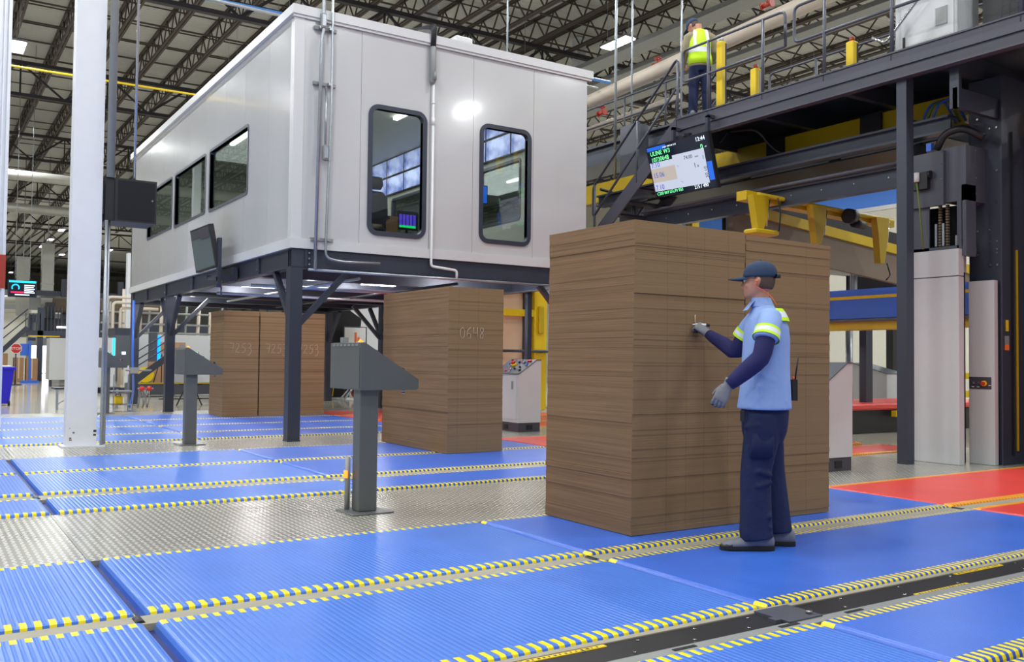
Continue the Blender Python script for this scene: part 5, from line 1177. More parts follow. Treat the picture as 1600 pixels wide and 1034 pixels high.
# reflective bands: lime, silver, lime
def band(pts, par, name='reflective_band', n=22):
    b = MB(); limb(b, Pw, pts, n, mats=[0, 1, 0], caps=False); return b.build(name, ['hi_vis', 'silver_tape'], par, label='lime and silver reflective band')
def lp(a, c, t): return tuple(a[i]*(1-t)+c[i]*t for i in range(len(a)))
nA, nB = (-.012, -.212, 1.440, .0835), (-.034, -.240, 1.380, .0875)
band([lp(nA, nB, 0), lp(nA, nB, .26), lp(nA, nB, .72), lp(nA, nB, 1)], man)
fA, fB = (-.035, .212, 1.442, .078), (-.060, .233, 1.390, .081)
band([lp(fA, fB, 0), lp(fA, fB, .26), lp(fA, fB, .72), lp(fA, fB, 1)], man)
vs = []; fs = []; ms = []; NA = 22
rws = [(.030, 1.500, .150, .214), (.029, 1.524, .143, .208), (.026, 1.562, .126, .192), (.024, 1.584, .112, .172)]
for cu, z, ru, ra in rws:
    for k in range(NA+1): a_ = math.radians(-78+156*k/NA); vs.append(Pw(cu+ru*math.cos(a_), ra*math.sin(a_), z))
for q in range(3):
    for k in range(NA): a_ = q*(NA+1)+k; fs.append((a_, a_+1, a_+NA+2, a_+NA+1)); ms.append([0, 1, 0][q])
MB().add(vs, fs, ms, True).build('shoulder_band', ['hi_vis', 'silver_tape'], man, label='lime and silver reflective band across the shoulders')
# navy undersleeves
limb(MBn := MB(), Pw, [(-.015, -.215, 1.44, .060), (-.040, -.243, 1.36, .062), (-.058, -.252, 1.29, .060), (-.072, -.252, 1.255, .060), (-.11, -.240, 1.215, .060), (-.165, -.222, 1.165, .056), (-.22, -.206, 1.115, .048), (-.258, -.194, 1.080, .040)], 18)
MBn.build('sleeve', 'navy_sleeve', man)
limb(MBn := MB(), Pw, [(-.04, .21, 1.44, .056), (-.075, .245, 1.36, .056), (-.10, .27, 1.305, .056), (-.115, .315, 1.310, .056), (-.155, .40, 1.355, .052), (-.20, .48, 1.395, .044), (-.232, .540, 1.428, .037)], 18)
MBn.build('sleeve', 'navy_sleeve', man)
# gloves
hand(man, Pw, (-.268, -.192, 1.068), (-.50, .02, -.86), (-.35, -.93, .1), -1, (.30, .35, .25), ('glove_grey', 'rubber') if False else ('galv_glove', 'rubber'), label='grey knitted work glove') if 'galv_glove' in G else None
mat('glove_knit', (128, 128, 134), .9, var=.15, vscale=60, bump=.5, bscale=160, bdist=.002)
hand(man, Pw, (-.268, -.192, 1.068), (-.50, .02, -.86), (-.35, -.93, .1), -1, (.42, .50, .42), ('glove_knit', 'rubber'), label='grey knitted work glove hanging relaxed', spread=.012, thumb=(.85, .45, -.35))
hand(man, Pw, (-.238, .548, 1.432), (-.70, .30, .62), (.35, -.75, .55), -1, (.95, 1.1, .8), ('glove_knit', 'rubber'), label='grey knitted work glove closed on the marker', thumb=(.8, .35, -.55))
mk = thing('marker_pen', "white marker pen held in the man's raised right glove", 'marker', tuple(Pw(-.30, .595, 1.495)))
kid(mk, 'barrel', MB().cyl(Pw(-.245, .570, 1.497), Pw(-.322, .598, 1.501), .010, 12), 'marker_white'); kid(mk, 'tip', MB().cyl(Pw(-.322, .598, 1.501), Pw(-.342, .605, 1.502), .006, 10, 0, .002), 'marker_white'); kid(mk, 'end_cap', MB().cyl(Pw(-.245, .570, 1.497), Pw(-.222, .562, 1.496), .011, 12), 'black')
# trousers
b = MB()
horiz(b, Pw, [(.025, 0, .97, .150, .172), (.028, 0, .90, .154, .172), (.027, 0, .84, .152, .172), (.024, 0, .77, .146, .166), (.020, 0, .70, .125, .14)], 26)
limb(b, Pw, [(.0, -.085, .88, .115, .100), (-.012, -.092, .78, .122, .104), (-.032, -.090, .66, .116, .098), (-.050, -.086, .54, .106, .092), (-.058, -.086, .46, .103, .090), (-.058, -.094, .34, .104, .090), (-.058, -.100, .22, .108, .092), (-.058, -.104, .12, .112, .095), (-.052, -.106, .070, .112, .096)], 20)
limb(b, Pw, [(.04, .085, .88, .112, .098), (.060, .092, .78, .112, .100), (.080, .098, .66, .104, .094), (.092, .102, .54, .096, .088), (.100, .100, .46, .094, .086), (.110, .086, .34, .096, .086), (.118, .070, .22, .098, .088), (.124, .058, .12, .102, .090), (.126, .056, .085, .102, .090)], 20)
for z, s in ((.16, 1), (.22, -1), (.50, 1), (.44, -1), (.80, 1)):
    limb(b, Pw, [(-.14, -.12, z, .018), (-.06, -.175, z+.02*s, .022), (.03, -.155, z-.01*s, .018)], 8)
tr = b.build('trousers', 'trousers', man, remesh=.008, smooth_it=9)
MB().rings([(Pw(-.03, -.176, .765), (Pw(.070, 0, 0)-o_), (Pw(0, .012, 0)-o_)), (Pw(-.035, -.176, .70), (Pw(.074, 0, 0)-o_), (Pw(0, .018, 0)-o_)), (Pw(-.045, -.178, .61), (Pw(.078, 0, 0)-o_), (Pw(0, .022, 0)-o_))], 0, 16).build('cargo_pocket', 'trousers', man)
shoe(man, Pw, (.060, -.108), (-.295, -.112)); shoe(man, Pw, (.245, .042), (-.075, .085))
# ear plug cord, radio, badge
MB().tube([hq(-.008, .088, .100), hq(.004, .092, .085), hq(.0, .09, .07), hq(-.04, .078, .045), hq(-.08, .055, .015), hq(-.105, .045, -.02), hq(-.13, .05, -.06)], .0028, 6).sph(hq(-.006, .088, .104), .007, n=6).build('earplug_cord', 'orange_cord', man, label='orange earplug cord')
rd = thing('radio', "black two way radio clipped to the man's belt at his back", 'radio', tuple(Pw(.215, .02, 1.05)))
kid(rd, 'body', MB().cb(Pw(.215, -.02, 1.045), (.035, .055, .14), rz=math.atan2(-.544, .839)), 'black'); kid(rd, 'antenna', MB().cyl(Pw(.222, -.02, 1.11), Pw(.245, -.02, 1.26), .007, 8, 0, .004), 'black'); kid(rd, 'knob', MB().cyl(Pw(.208, -.035, 1.115), Pw(.208, -.035, 1.135), .007, 8), 'orange_cord')
MB().box(-.012, .012, -.004, .004, -.045, .045).build('belt_tag', 'scuff', man) if False else None
b = MB(); b.cb(Pw(-.150, -.10, .875), (.024, .012, .07), rz=math.atan2(-.544, .839)); b.build('belt_tool', 'shoe_dark', man)

# ---- the man on the platform
P2 = frame((10.66, 10.86, DZ), (.839, -.544, 0), (.544, .839, 0))
m2 = thing('person', 'man in lime hi-vis vest and dark cap standing on the platform, back turned', 'person', (10.66, 10.86, DZ))
h2 = head_fn(P2, (-.05, .05, 1.46), math.radians(50), math.radians(34))
b = MB(); head_mesh(b, h2); horiz(b, P2, [(.0, .0, 1.30, .10, .10), (-.01, .01, 1.42, .062, .06), (-.02, .02, 1.50, .056, .056), (-.02, .02, 1.56, .056, .056)])
horiz(b, P2, [(.0, 0, .9, .13, .12), (.0, 0, 1.2, .14, .1), (.0, 0, 1.38, .14, .08)])
for s_ in ([(-.15, .0, 1.36, .05), (-.24, .02, 1.12, .042), (-.22, .18, .95, .03)], [(.16, .0, 1.36, .05), (.26, .02, 1.14, .042), (.26, .22, 1.02, .03)], [(-.09, 0, .95, .08), (-.10, .0, .48, .05), (-.11, .0, .08, .035)], [(.09, 0, .95, .08), (.12, .0, .48, .05), (.14, 0, .08, .035)]): limb(b, P2, s_)
b.build('body', 'skin', m2, remesh=.010, smooth_it=3)
face_parts(m2, h2); hair_part(m2, h2); cap_parts(m2, h2, back=False)
b = MB(); horiz(b, P2, [(.01, 0, .84, .185, .135), (.01, 0, .95, .180, .13), (.0, 0, 1.1, .175, .125), (.0, 0, 1.25, .19, .125), (.0, .0, 1.36, .185, .105), (-.005, .0, 1.43, .12, .085), (-.01, .01, 1.47, .065, .065)], 28)
limb(b, P2, [(-.13, 0, 1.37, .070), (-.195, .0, 1.33, .072), (-.225, .01, 1.20, .066), (-.235, .03, 1.10, .064), (-.23, .12, 1.0, .052), (-.22, .18, .95, .042)], 16)
limb(b, P2, [(.13, 0, 1.37, .070), (.20, .0, 1.33, .072), (.24, .01, 1.22, .066), (.26, .03, 1.12, .064), (.26, .13, 1.05, .052), (.26, .2, 1.02, .042)], 16)
b.build('jacket', 'khaki', m2, remesh=.011, smooth_it=4)
b = MB(); horiz(b, P2, [(.01, 0, .88, .200, .150), (.01, 0, .98, .192, .143), (.0, 0, 1.05, .188, .140), (.0, 0, 1.06, .188, .140), (.0, 0, 1.14, .186, .138), (.0, 0, 1.15, .188, .138), (.0, 0, 1.25, .190, .136), (.0, 0, 1.36, .165, .116), (-.005, .0, 1.43, .115, .092), (-.008, .005, 1.455, .09, .085)], 30, mats=[0, 0, 0, 1, 0, 0, 0, 0, 0])
b.build('vest', ['hi_vis', 'silver_tape'], m2, label='lime hi-vis vest with silver bands')
for s_ in (-1, 1):
    vs = []; fs = []
    pf_ = [(1.14, .10, -.124), (1.25, .105, -.120), (1.33, .10, -.108), (1.40, .095, -.080), (1.445, .085, -.04), (1.455, .08, .0)]
    for z, u, a in pf_: vs += [P2(s_*(u-.025), a-.012, z+.006), P2(s_*(u+.025), a-.006, z+.004)]
    for i_ in range(len(pf_)-1): fs.append((i_*2, i_*2+1, i_*2+3, i_*2+2))
    MB().add(vs, fs, 0, True).build('vest_strap', 'silver_tape', m2)
b = MB(); horiz(b, P2, [(.01, 0, .93, .165, .12), (.01, 0, .84, .170, .125), (.01, 0, .76, .14, .11)], 24)
for s_ in (-1, 1): limb(b, P2, [(s_*.085+.01, 0, .84, .095), (s_*.095+.01, 0, .65, .092), (s_*.105+.01, 0, .45, .080), (s_*.115+.01, 0, .2, .078), (s_*.12+.01, 0, .07, .082)], 18)
b.build('trousers', 'trousers', m2, remesh=.011, smooth_it=4)
hand(m2, P2, (-.22, .19, .95), (.2, .9, -.2), (-.9, .1, .3), -1, (.4, .4, .3), ('skin', 'skin'), name='hand', vox=.005); hand(m2, P2, (.26, .21, 1.02), (-.2, .9, 0), (.9, .1, .3), 1, (.4, .4, .3), ('skin', 'skin'), name='hand', vox=.005)
shoe(m2, P2, (-.11, -.1), (-.18, .2)); shoe(m2, P2, (.13, -.1), (.14, .21))

# ================================================================== FAR SIDE OF THE HALL, LEFT
FZ = -.055
t = thing('waste_bin', 'dark blue wheeled bin at the left edge behind the mats', 'bin', (1.75, 26.6, FZ))
kid(t, 'body', MB().add([(1.48, 26.3, FZ+.05), (1.98, 26.3, FZ+.05), (1.98, 26.8, FZ+.05), (1.48, 26.8, FZ+.05), (1.40, 26.22, .86), (2.07, 26.22, .86), (2.07, 26.9, .86), (1.40, 26.9, .86)], [(0,3,2,1), (4,5,6,7), (0,1,5,4), (1,2,6,5), (2,3,7,6), (3,0,4,7)]), 'bin_blue')
kid(t, 'rim', MB().bev(1.36, 2.11, 26.18, 26.94, .84, .92, .01), 'bin_blue'); kid(t, 'liner', MB().bev(1.45, 2.0, 26.26, 26.86, .92, .95, .01), 'white_gloss', label='white bag liner'); kid(t, 'wheel', MB().cyl((1.95, 26.3, FZ+.06), (2.0, 26.3, FZ+.06), .06), 'rubber')
t = thing('far_display', 'far status display with blue ring gauge hanging at the left', 'display', (3.36, 40, 3.8))
kid(t, 'case', MB().bev(2.86, 3.86, 40.0, 40.1, 3.46, 4.12, .01), 'black'); kid(t, 'screen', MB().box(2.9, 3.82, 39.99, 40.0, 3.50, 4.09), 'screen_black')
kid(t, 'title_bar', MB().box(2.9, 3.82, 39.98, 39.99, 4.02, 4.09), 'led_cyan'); kid(t, 'gauge', MB().tube(arc((3.12, 39.98, 3.82), .12, math.radians(-30), math.radians(210), 16, (1, 0, 0), (0, 0, 1)), .022, 6), 'led_cyan')
kid(t, 'red_bar', MB().box(2.96, 3.4, 39.98, 39.99, 3.62, 3.67), 'led_red'); kid(t, 'hanger', MB().cyl((3.1, 40.05, 4.1), (3.1, 40.05, 13.36), .012, 6), 'galv'); kid(t, 'hanger', MB().cyl((3.6, 40.05, 4.1), (3.6, 40.05, 13.36), .012, 6), 'galv')
for k in range(5): kid(t, 'text_line', MB().box(3.42, 3.78-.04*(k % 2), 39.98, 39.99, 3.9-k*.07, 3.94-k*.07), 'text_white')
kid(t, 'text_line', MB().box(3.1, 3.6, 39.98, 39.99, 3.53, 3.57), 'text_white')
t = thing('stop_sign', 'red octagonal STOP sign on a blue stand left of the white column', 'sign', (3.6, 44, FZ))
kid(t, 'plate', MB().prism([(3.52+.23*math.cos(PI/8+k*PI/4), 1.5+.23*math.sin(PI/8+k*PI/4)) for k in range(8)], 1, 44, 44.02), 'white_gloss'); kid(t, 'face', MB().prism([(3.52+.205*math.cos(PI/8+k*PI/4), 1.5+.205*math.sin(PI/8+k*PI/4)) for k in range(8)], 1, 43.99, 44.0), 'red')
text('STOP', .17, 'white_gloss', (3.52, 43.985, 1.44), (1, 0, 0), (0, 0, 1), t, 'lettering', 'CENTER'); kid(t, 'post', MB().cyl((3.52, 44.05, FZ), (3.52, 44.05, 1.4), .03, 8), 'steel_dark'); kid(t, 'foot', MB().box(3.3, 3.75, 43.9, 44.2, FZ, FZ+.04), 'steel_dark')
for k, (x, y, w_, h_, l) in enumerate([(3.35, 50, .62, 1.3, 'tall brown carton at the left edge beside the STOP sign'), (4.15, 50.2, .42, 1.1, 'left of two brown cartons behind the blue stand'), (4.72, 50.2, .5, 1.08, 'right of two brown cartons behind the blue stand')]):
    t = thing('carton', l, 'carton', (x, y, FZ)); kid(t, 'box', MB().bev(x-w_/2, x+w_/2, y, y+.6, FZ, h_, .01), 'kraft'); kid(t, 'tape', MB().box(x-.03, x+.03, y-.004, y, .1, h_), 'peach')
t = thing('blue_stand', 'blue T shaped steel stand on the far floor beside the STOP sign', 'stand', (4.3, 47.5, FZ)); kid(t, 'foot', MB().box(4.0, 4.75, 47.4, 47.6, FZ, .06), 'blue_paint'); kid(t, 'mast', MB().box(4.32, 4.42, 47.45, 47.55, .06, 1.9), 'blue_paint'); kid(t, 'panel', MB().box(3.98, 4.38, 47.6, 47.65, 1.2, 1.75), 'blue_paint')
t = thing('white_panel_cabinet', 'large white machine cabinet at the left edge of the white column', 'cabinet', (5.6, 42, FZ)); kid(t, 'body', MB().box(4.58, 5.9, 42, 43.2, .22, 1.95), 'cab_white'); kid(t, 'leg', MB().box(4.6, 4.7, 42.1, 42.2, FZ, .22), 'steel_dark'); kid(t, 'leg', MB().box(5.75, 5.85, 42.1, 42.2, FZ, .22), 'steel_dark')
t = thing('work_table', 'thin legged table end just left of the white column', 'table', (2.2, 24, FZ)); kid(t, 'top', MB().box(2.75, 4.2, 24.0, 24.7, .42, .46), 'steel_dark'); kid(t, 'leg', MB().box(2.78, 2.83, 24.0, 24.06, FZ, .42), 'galv'); kid(t, 'leg', MB().box(4.1, 4.15, 24.0, 24.06, FZ, .42), 'galv'); kid(t, 'brace', MB().bar((2.8, 24.03, .05), (3.3, 24.03, .42), .02), 'galv')
t = thing('far_stairs', 'dark steel stairs and machine platform at the far left', 'staircase', (4.5, 50, FZ))
kid(t, 'stringer', MB().bar((3.0, 51, .9), (4.55, 51, 2.6), .1, .22), 'steel_dark'); kid(t, 'handrail', MB().tube([(2.9, 51, 1.9), (4.55, 51, 3.5)], .035, 6), 'steel_dark'); kid(t, 'handrail', MB().tube([(2.9, 51, 1.45), (4.55, 51, 3.05)], .03, 6), 'steel_dark')
kid(t, 'platform_deck', MB().box(4.5, 9, 51, 54, 2.15, 2.45), 'steel_dark'); kid(t, 'column', MB().box(5.0, 5.25, 51, 51.3, FZ, 3.6), 'steel_dark'); kid(t, 'column', MB().box(8.7, 8.9, 51, 51.3, FZ, 3.0), 'steel_dark')
for k in range(11): kid(t, 'rail_upright', MB().box(4.45+k*.16, 4.49+k*.16, 51, 51.05, 2.45, 3.3+.35*(k > 4)), 'steel_dark')
kid(t, 'machine_block', MB().box(5.2, 6.6, 51.4, 53, 2.45, 3.1).box(5.6, 6.4, 51.3, 53, 1.9, 2.15).box(5.4, 5.8, 51.3, 52, 3.1, 3.9), 'black'); kid(t, 'lamp_strip', MB().box(5.85, 6.4, 50.9, 51, 2.60, 2.68), 'lamp_far'); kid(t, 'yellow_edge', MB().box(4.6, 6, 50.95, 51, 2.15, 2.2), 'yellow')
t = thing('machine_line', 'long dark paper machine line across the far left background', 'machine', (8, 58, 0))
kid(t, 'frame', MB().box(5.6, 22, 58, 60, 2.6, 3.1).box(5.6, 22, 58, 60, 4.6, 4.9), 'steel_dark'); kid(t, 'rollers', MB().cyl((6.4, 57.6, 4.1), (13, 57.6, 4.1), .45, 16), 'scuff', label='brown paper web roll'); kid(t, 'window', MB().box(6.6, 8.6, 57.9, 58, 1.6, 2.5), 'peach')
for x_ in (7, 10, 13, 16, 19, 21.8): kid(t, 'upright', MB().box(x_-.15, x_+.15, 57.9, 58.2, FZ, 5.6), 'steel_dark')
t = thing('low_wall', 'pale room wall with dark doorway at the far left', 'wall section', (3, 70, 0)); kid(t, 'wall', MB().box(-4, 6.2, 70, 70.3, FZ, 4.1), 'beige_wall'); kid(t, 'coping', MB().box(-4, 9.5, 69.9, 70.3, 4.1, 4.3), 'beige_wall'); kid(t, 'doorway', MB().box(6.3, 6.75, 70, 70.1, 2.2, 4.0), 'steel_dark'); kid(t, 'upper_duct', MB().cyl((-4, 69.5, 4.9), (6, 69.5, 4.9), .28, 12), 'duct')
for k, (x, w_) in enumerate([(6.85, .34), (7.5, .62)]):
    t = thing('dock_opening', ['bright daylight dock opening, left of two, below the far platform', 'bright daylight dock opening, right of two, below the far platform'][k], 'door opening', (x, 72, 0)); kid(t, 'daylight', MB().box(x-w_/2, x+w_/2, 72, 72.1, FZ+.05, 1.9), 'daylight'); kid(t, 'frame', MB().box(x-w_/2-.1, x-w_/2, 71.9, 72.1, FZ, 2.0).box(x+w_/2, x+w_/2+.1, 71.9, 72.1, FZ, 2.0), 'steel_dark')
t = thing('hall_partition', 'dark far end of the hall below the roof', 'wall section', (10, 132, 0)); kid(t, 'wall', MB().box(-20, 39, 132, 132.3, FZ, 9.5), 'galv_dull')
# between white column and office post
t = thing('press_unit', 'white machine unit with dark door and cyan light strip right of the white column', 'machine', (5.9, 34, FZ)); kid(t, 'body', MB().box(5.1, 5.75, 34, 35.5, .1, 1.85), 'cab_white'); kid(t, 'dark_door', MB().box(5.75, 6.5, 34, 35.5, .9, 1.95), 'panel_dark'); kid(t, 'upper_block', MB().box(5.72, 6.4, 34, 35.4, 1.95, 2.2), 'steel_dark'); kid(t, 'light_strip', MB().box(5.66, 5.72, 33.98, 34, 1.1, 1.85), 'led_cyan'); kid(t, 'display', MB().box(5.95, 6.08, 33.98, 34, 1.28, 1.38), 'text_white'); kid(t, 'foot', MB().box(5.15, 6.45, 34.1, 35.3, FZ, .1), 'black')
t = thing('pipe_rack', 'cream pipe rack with round elbows above the white machine unit', 'pipe rack', (6.4, 38, FZ))
for pts in ([(6.1, 38, FZ), (6.1, 38, 3.5), (7.3, 38, 3.5), (7.3, 38, 2.2)], [(6.3, 38, FZ), (6.3, 38, 3.3), (7.2, 38, 3.3)], [(6.6, 38.2, FZ), (6.6, 38.2, 3.1), (8, 38.2, 3.1)]): kid(t, 'pipe', MB().tube(rpath(pts, .15), .055, 8), 'pipe_cream')
t = thing('riser_post', 'distant white riser post behind the pipe rack', 'post', (7.2, 39.6, FZ)); kid(t, 'shaft', MB().box(7.05, 7.35, 39.5, 39.8, FZ, 5.4), 'white_paint')
for k, (x, y) in enumerate([(2.6, 40), (14.2, 27.2), (20.5, 27.2)]): t = thing('building_column', ['distant white building column left of the near white one', 'white building column behind the office roof', 'white building column beyond the rear platform'][k], 'column', (x, y, FZ)); kid(t, 'shaft', MB().box(x-.2, x+.2, y-.17, y+.17, FZ, 13.3), 'white_paint') if k else kid(t, 'shaft', MB().box(x-3.2, x-2.9, y-.15, y+.15, FZ, 13.3), 'white_paint')
t = thing('service_cart', 'tool cart with yellow case standing behind the third pedestal', 'cart', (3.95, 22.6, FZ)); kid(t, 'shelf', MB().box(3.75, 4.2, 22.4, 23.0, .40, .43), 'galv'); kid(t, 'shelf', MB().box(3.75, 4.2, 22.4, 23.0, .1, .12), 'galv')
for x_ in (3.76, 4.17): kid(t, 'leg', MB().box(x_, x_+.02, 22.4, 22.42, FZ, .8), 'galv'); kid(t, 'leg', MB().box(x_, x_+.02, 22.96, 22.98, FZ, .8), 'galv')
t = thing('tool_case', 'yellow tool case on the lower shelf of the cart', 'tool case', (3.9, 22.6, .12)); kid(t, 'case', MB().bev(3.82, 3.99, 22.5, 22.8, .121, .31, .02), 'yellow'); kid(t, 'handle', MB().tube(rpath([(3.85, 22.6, .31), (3.85, 22.6, .35), (3.96, 22.6, .35), (3.96, 22.6, .31)], .02), .01, 6), 'black')
t = thing('blue_air_hose', 'blue hose drop hanging beside the far office post', 'hose', (4.45, 24, .8)); kid(t, 'hose', MB().tube(rpath([(4.45, 24, 2.6), (4.45, 24, 1.2), (4.5, 24, .3), (4.4, 24, FZ+.02)], .2), .03, 8), 'blue_paint'); kid(t, 'regulator', MB().box(4.4, 4.6, 23.95, 24.05, .8, .95).cyl((4.3, 24, .88), (4.9, 24, .88), .025), 'galv_dull')
t = thing('steel_cable_bundle', 'tangle of grey cables under the red couplings', 'cables', (4.75, 24, .3)); random.seed(2); b = MB()
for k in range(9):
    x_ = 4.62+random.random()*.28; b.tube(rpath([(x_, 24+random.random()*.2, .45), (x_+random.uniform(-.1, .1), 24.05, .2), (x_+random.uniform(-.08, .08), 24.1, FZ+.01)], .05), .012, 5)
kid(t, 'cable', b, 'galv_dull', kind='stuff')
for k, x in enumerate((4.67, 4.84)): t = thing('red_coupling', ['left of two red round couplings below the office', 'right of two red round couplings below the office'][k], 'coupling', (x, 23.9, .42)); kid(t, 'ball', MB().sph((x, 23.9, .43), .065), 'red'); kid(t, 'stem', MB().cyl((x-.1, 23.9, .43), (x+.1, 23.9, .43), .02), 'galv_dull')
t = thing('tripod_stand', 'thin black tripod stand before the brown board behind the office posts', 'tripod', (6.9, 32, 1.2))
for dx, dy in ((-.35, 0), (.05, .2), (.4, -.1)): kid(t, 'leg', MB().tube([(6.85, 32, 1.3), (6.85+dx, 32+dy, FZ)], .018, 6), 'black')
t = thing('board_sheet', 'brown board leaning behind the black tripod', 'board', (6.9, 32.6, .4)); kid(t, 'sheet', MB().prism([(6.55, 1.05), (7.2, 1.05), (7.2, .3), (6.65, .3)], 1, 32.6, 32.66), 'kraft'); kid(t, 'stand', MB().box(6.6, 7.2, 32.6, 33, FZ, .3), 'steel_mid')
t = thing('yellow_reel', 'yellow hose reel disc below the office', 'reel', (6.35, 32.2, .5)); kid(t, 'disc', MB().cyl((6.4, 32.2, .62), (6.4, 32.3, .62), .26, 20), 'yellow'); kid(t, 'stand', MB().box(6.3, 6.5, 32.3, 32.4, FZ, .62), 'steel_dark')
t = thing('low_platform', 'long low grey steel platform with yellow kick edge under the office', 'platform', (8, 30.5, 0)); kid(t, 'deck', MB().bev(5.6, 12, 30.4, 31.4, .02, .38, .02), 'steel_mid'); kid(t, 'edge', MB().box(5.6, 12, 30.38, 30.4, .36, .40), 'yellow_mach'); kid(t, 'leg', MB().box(5.7, 5.9, 30.6, 30.8, FZ, .02), 'steel_dark')
t = thing('white_machine_wall', 'white machine housing wall behind the 7253 piles', 'machine', (8.2, 36, 0)); kid(t, 'panel', MB().box(7.9, 12.5, 36, 37, .2, 2.05), 'cab_white'); kid(t, 'panel', MB().box(6.9, 7.85, 36, 37, .2, 2.05), 'cab_white'); kid(t, 'base', MB().box(6.9, 12.5, 36.1, 37, FZ, .2), 'steel_dark')
t = thing('light_pillar', 'grey machine pillar with tall blue light strip beside the office post', 'machine pillar', (7, 33.5, 0)); kid(t, 'pillar', MB().box(6.78, 7.0, 33.4, 33.8, FZ, 2.05), 'steel_mid'); kid(t, 'light_strip', MB().box(7.0, 7.1, 33.4, 33.5, .95, 1.95), 'led_blue')
t = thing('carton', 'brown carton on the white machine housing left of the 7253 piles', 'carton', (7.9, 35.5, 1.5)); kid(t, 'box', MB().box(7.35, 8.35, 35.1, 35.6, 1.38, 1.75), 'kraft'); kid(t, 'shelf', MB().box(7.3, 8.6, 35.0, 35.9, 1.33, 1.38), 'galv_dull'); kid(t, 'bracket', MB().box(7.9, 8.0, 35.9, 36.0, .9, 1.35), 'steel_dark')
t = thing('far_ladder', 'small dark steel stair with rails below the office', 'staircase', (6, 30, 0)); kid(t, 'stringer', MB().bar((5.5, 30, .35), (6.7, 30, 1.3), .06, .2), 'steel_dark')
for z_ in (.35, .55, .8): kid(t, 'rail', MB().tube([(5.6, 30, .5+z_), (6.7, 30, 1.25+z_)], .02, 6), 'steel_dark')
kid(t, 'support', MB().box(6.6, 6.7, 30, 30.1, FZ, 2.1), 'steel_dark')
t = thing('trestle', 'black folding trestle on the floor behind the second pedestal', 'trestle', (6, 25, 0))
for a, c in (((5.75, 25, FZ), (6.0, 25, .5)), ((6.4, 25, FZ), (6.15, 25, .5)), ((5.3, 25, .12), (6.6, 25, .12)), ((5.8, 25, .5), (6.4, 25, .5))): kid(t, 'strut', MB().tube([a, c], .018, 6), 'black')
t = thing('pipe_gantry', 'tangle of cream pipes and rails in the distance below the office', 'pipework', (9, 44, 0)); random.seed(9)
for k in range(10): x_ = 7.2+k*.55; kid(t, 'riser', MB().cyl((x_, 44+random.random(), FZ), (x_, 44, 3.2+random.random()*1.2), .05+.03*(k % 3), 8), 'pipe_cream' if k % 3 else 'galv_dull')
for z_ in (2.3, 2.7, 3.2): kid(t, 'rail', MB().cyl((6.8, 44, z_), (13.5, 44, z_), .045, 8), 'galv_dull')
# behind the nearest pedestal, between the 7253 piles and the 0648 pile
t = thing('folder_machine', 'black and yellow machine seen between the brown piles under the office', 'machine', (10.5, 27, 0))
kid(t, 'black_body', MB().prism([(9.2, .0), (11.7, .0), (11.9, 2.5), (11.2, 2.95), (9.2, 2.6)], 1, 27.2, 29), 'black'); kid(t, 'yellow_cowl', MB().prism([(9.6, 2.65), (11.0, 2.95), (11.4, 3.5), (9.6, 3.5)], 1, 27, 27.2), 'yellow_mach'); kid(t, 'yellow_door', MB().bev(10.3, 10.85, 26.9, 27.15, 1.0, 1.5, .03), 'yellow')
for k in range(6): kid(t, 'hazard_hose', MB().tube(rpath([(10.45+k*.09, 27.1, .95), (10.45+k*.09+.05, 27.05, .6), (10.5+k*.09, 27.1, .3), (10.47+k*.09, 27.1, .05)], .06), .016, 6), 'yellow')
kid(t, 'light_panel', MB().box(9.9, 12.4, 27.5, 27.6, 2.9, 3.3), 'galv_dull')
t = thing('notice_board', 'white notice board with orange marks above the nearest pedestal', 'board', (11.5, 26.8, 2)); kid(t, 'board', MB().box(11.15, 11.85, 26.8, 26.83, 1.5, 2.2), 'white_gloss'); kid(t, 'frame', MB().tube([(11.15, 26.8, 1.5), (11.15, 26.8, 2.22), (11.9, 26.8, 2.22), (11.9, 26.8, 1.5)], .02, 6), 'steel_dark'); kid(t, 'post', MB().box(11.2, 11.24, 26.83, 26.86, FZ, 1.5), 'steel_dark')
for x_, z_ in ((11.3, 1.7), (11.5, 2.05), (11.6, 1.9)): kid(t, 'orange_mark', MB().box(x_, x_+.07, 26.79, 26.8, 1.52, z_), 'orange')
t = thing('orange_frame', 'white stand with orange uprights behind the pedestal post', 'stand', (11.7, 26.5, 0)); kid(t, 'panel', MB().box(11.3, 12.1, 26.6, 26.65, .0, .95), 'white_gloss')
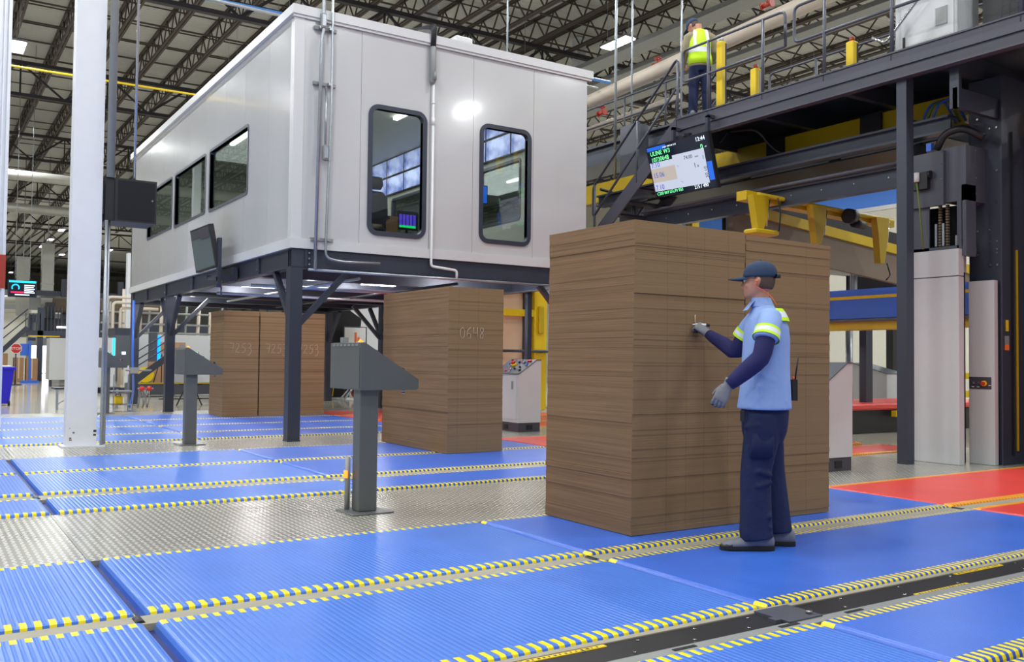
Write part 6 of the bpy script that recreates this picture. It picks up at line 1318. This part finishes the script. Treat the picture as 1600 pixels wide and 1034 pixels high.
for x_ in (11.4, 11.65): kid(t, 'upright', MB().box(x_, x_+.1, 26.5, 26.58, .2, .95), 'orange')
t = thing('brown_bundle', 'reddish brown bundle on the floor behind the nearest pedestal', 'bundle', (11.4, 26, 0)); kid(t, 'bundle', MB().sph((11.45, 26, .18), .3, sc=(1.2, .8, .75)).sph((11.8, 26, .25), .22), 'brown_red')
t = thing('hand_truck', 'black and grey hand truck with braces behind the nearest pedestal', 'hand truck', (11.1, 26, 0)); kid(t, 'bag', MB().bev(10.98, 11.22, 25.9, 26.1, .25, .8, .04), 'black'); kid(t, 'leg', MB().tube([(10.7, 26, FZ+.02), (11.1, 26, .4)], .03, 6), 'galv'); kid(t, 'leg', MB().tube([(10.75, 25.8, FZ+.02), (11.1, 25.8, .4)], .03, 6), 'galv')
t = thing('grey_cabinet_row', 'light grey machine cabinets glimpsed beyond the office frame', 'machine', (12, 32, 0)); kid(t, 'body', MB().box(12.1, 17, 31, 33, FZ, 3.4), 'cab_white')
# yellow framed machine between the stacks
t = thing('yellow_frame_machine', 'yellow machine frame with peach panels behind the console', 'machine', (12.6, 19, 0))
kid(t, 'peach_panel', MB().box(11.6, 13.0, 19.1, 19.15, .3, 2.35), 'peach'); kid(t, 'peach_panel', MB().box(11.6, 13.0, 19.1, 19.15, 2.5, 2.95), 'peach')
kid(t, 'yellow_post', MB().bev(12.98, 13.35, 18.95, 19.2, -.02, 3.1, .02), 'yellow'); kid(t, 'yellow_post', MB().bev(11.4, 11.6, 18.95, 19.2, -.02, 3.1, .02), 'yellow'); kid(t, 'yellow_beam', MB().box(11.6, 12.98, 19.0, 19.1, 2.33, 2.5), 'yellow'); kid(t, 'yellow_beam', MB().box(11.6, 12.98, 19.0, 19.1, 2.95, 3.1), 'yellow')
kid(t, 'rail', MB().tube([(11.4, 18.9, 1.46), (13.4, 18.9, 1.46)], .035, 8), 'steel_dark'); kid(t, 'bracket', MB().bev(13.05, 13.2, 18.85, 18.95, 1.9, 2.6, .02), 'yellow_mach')
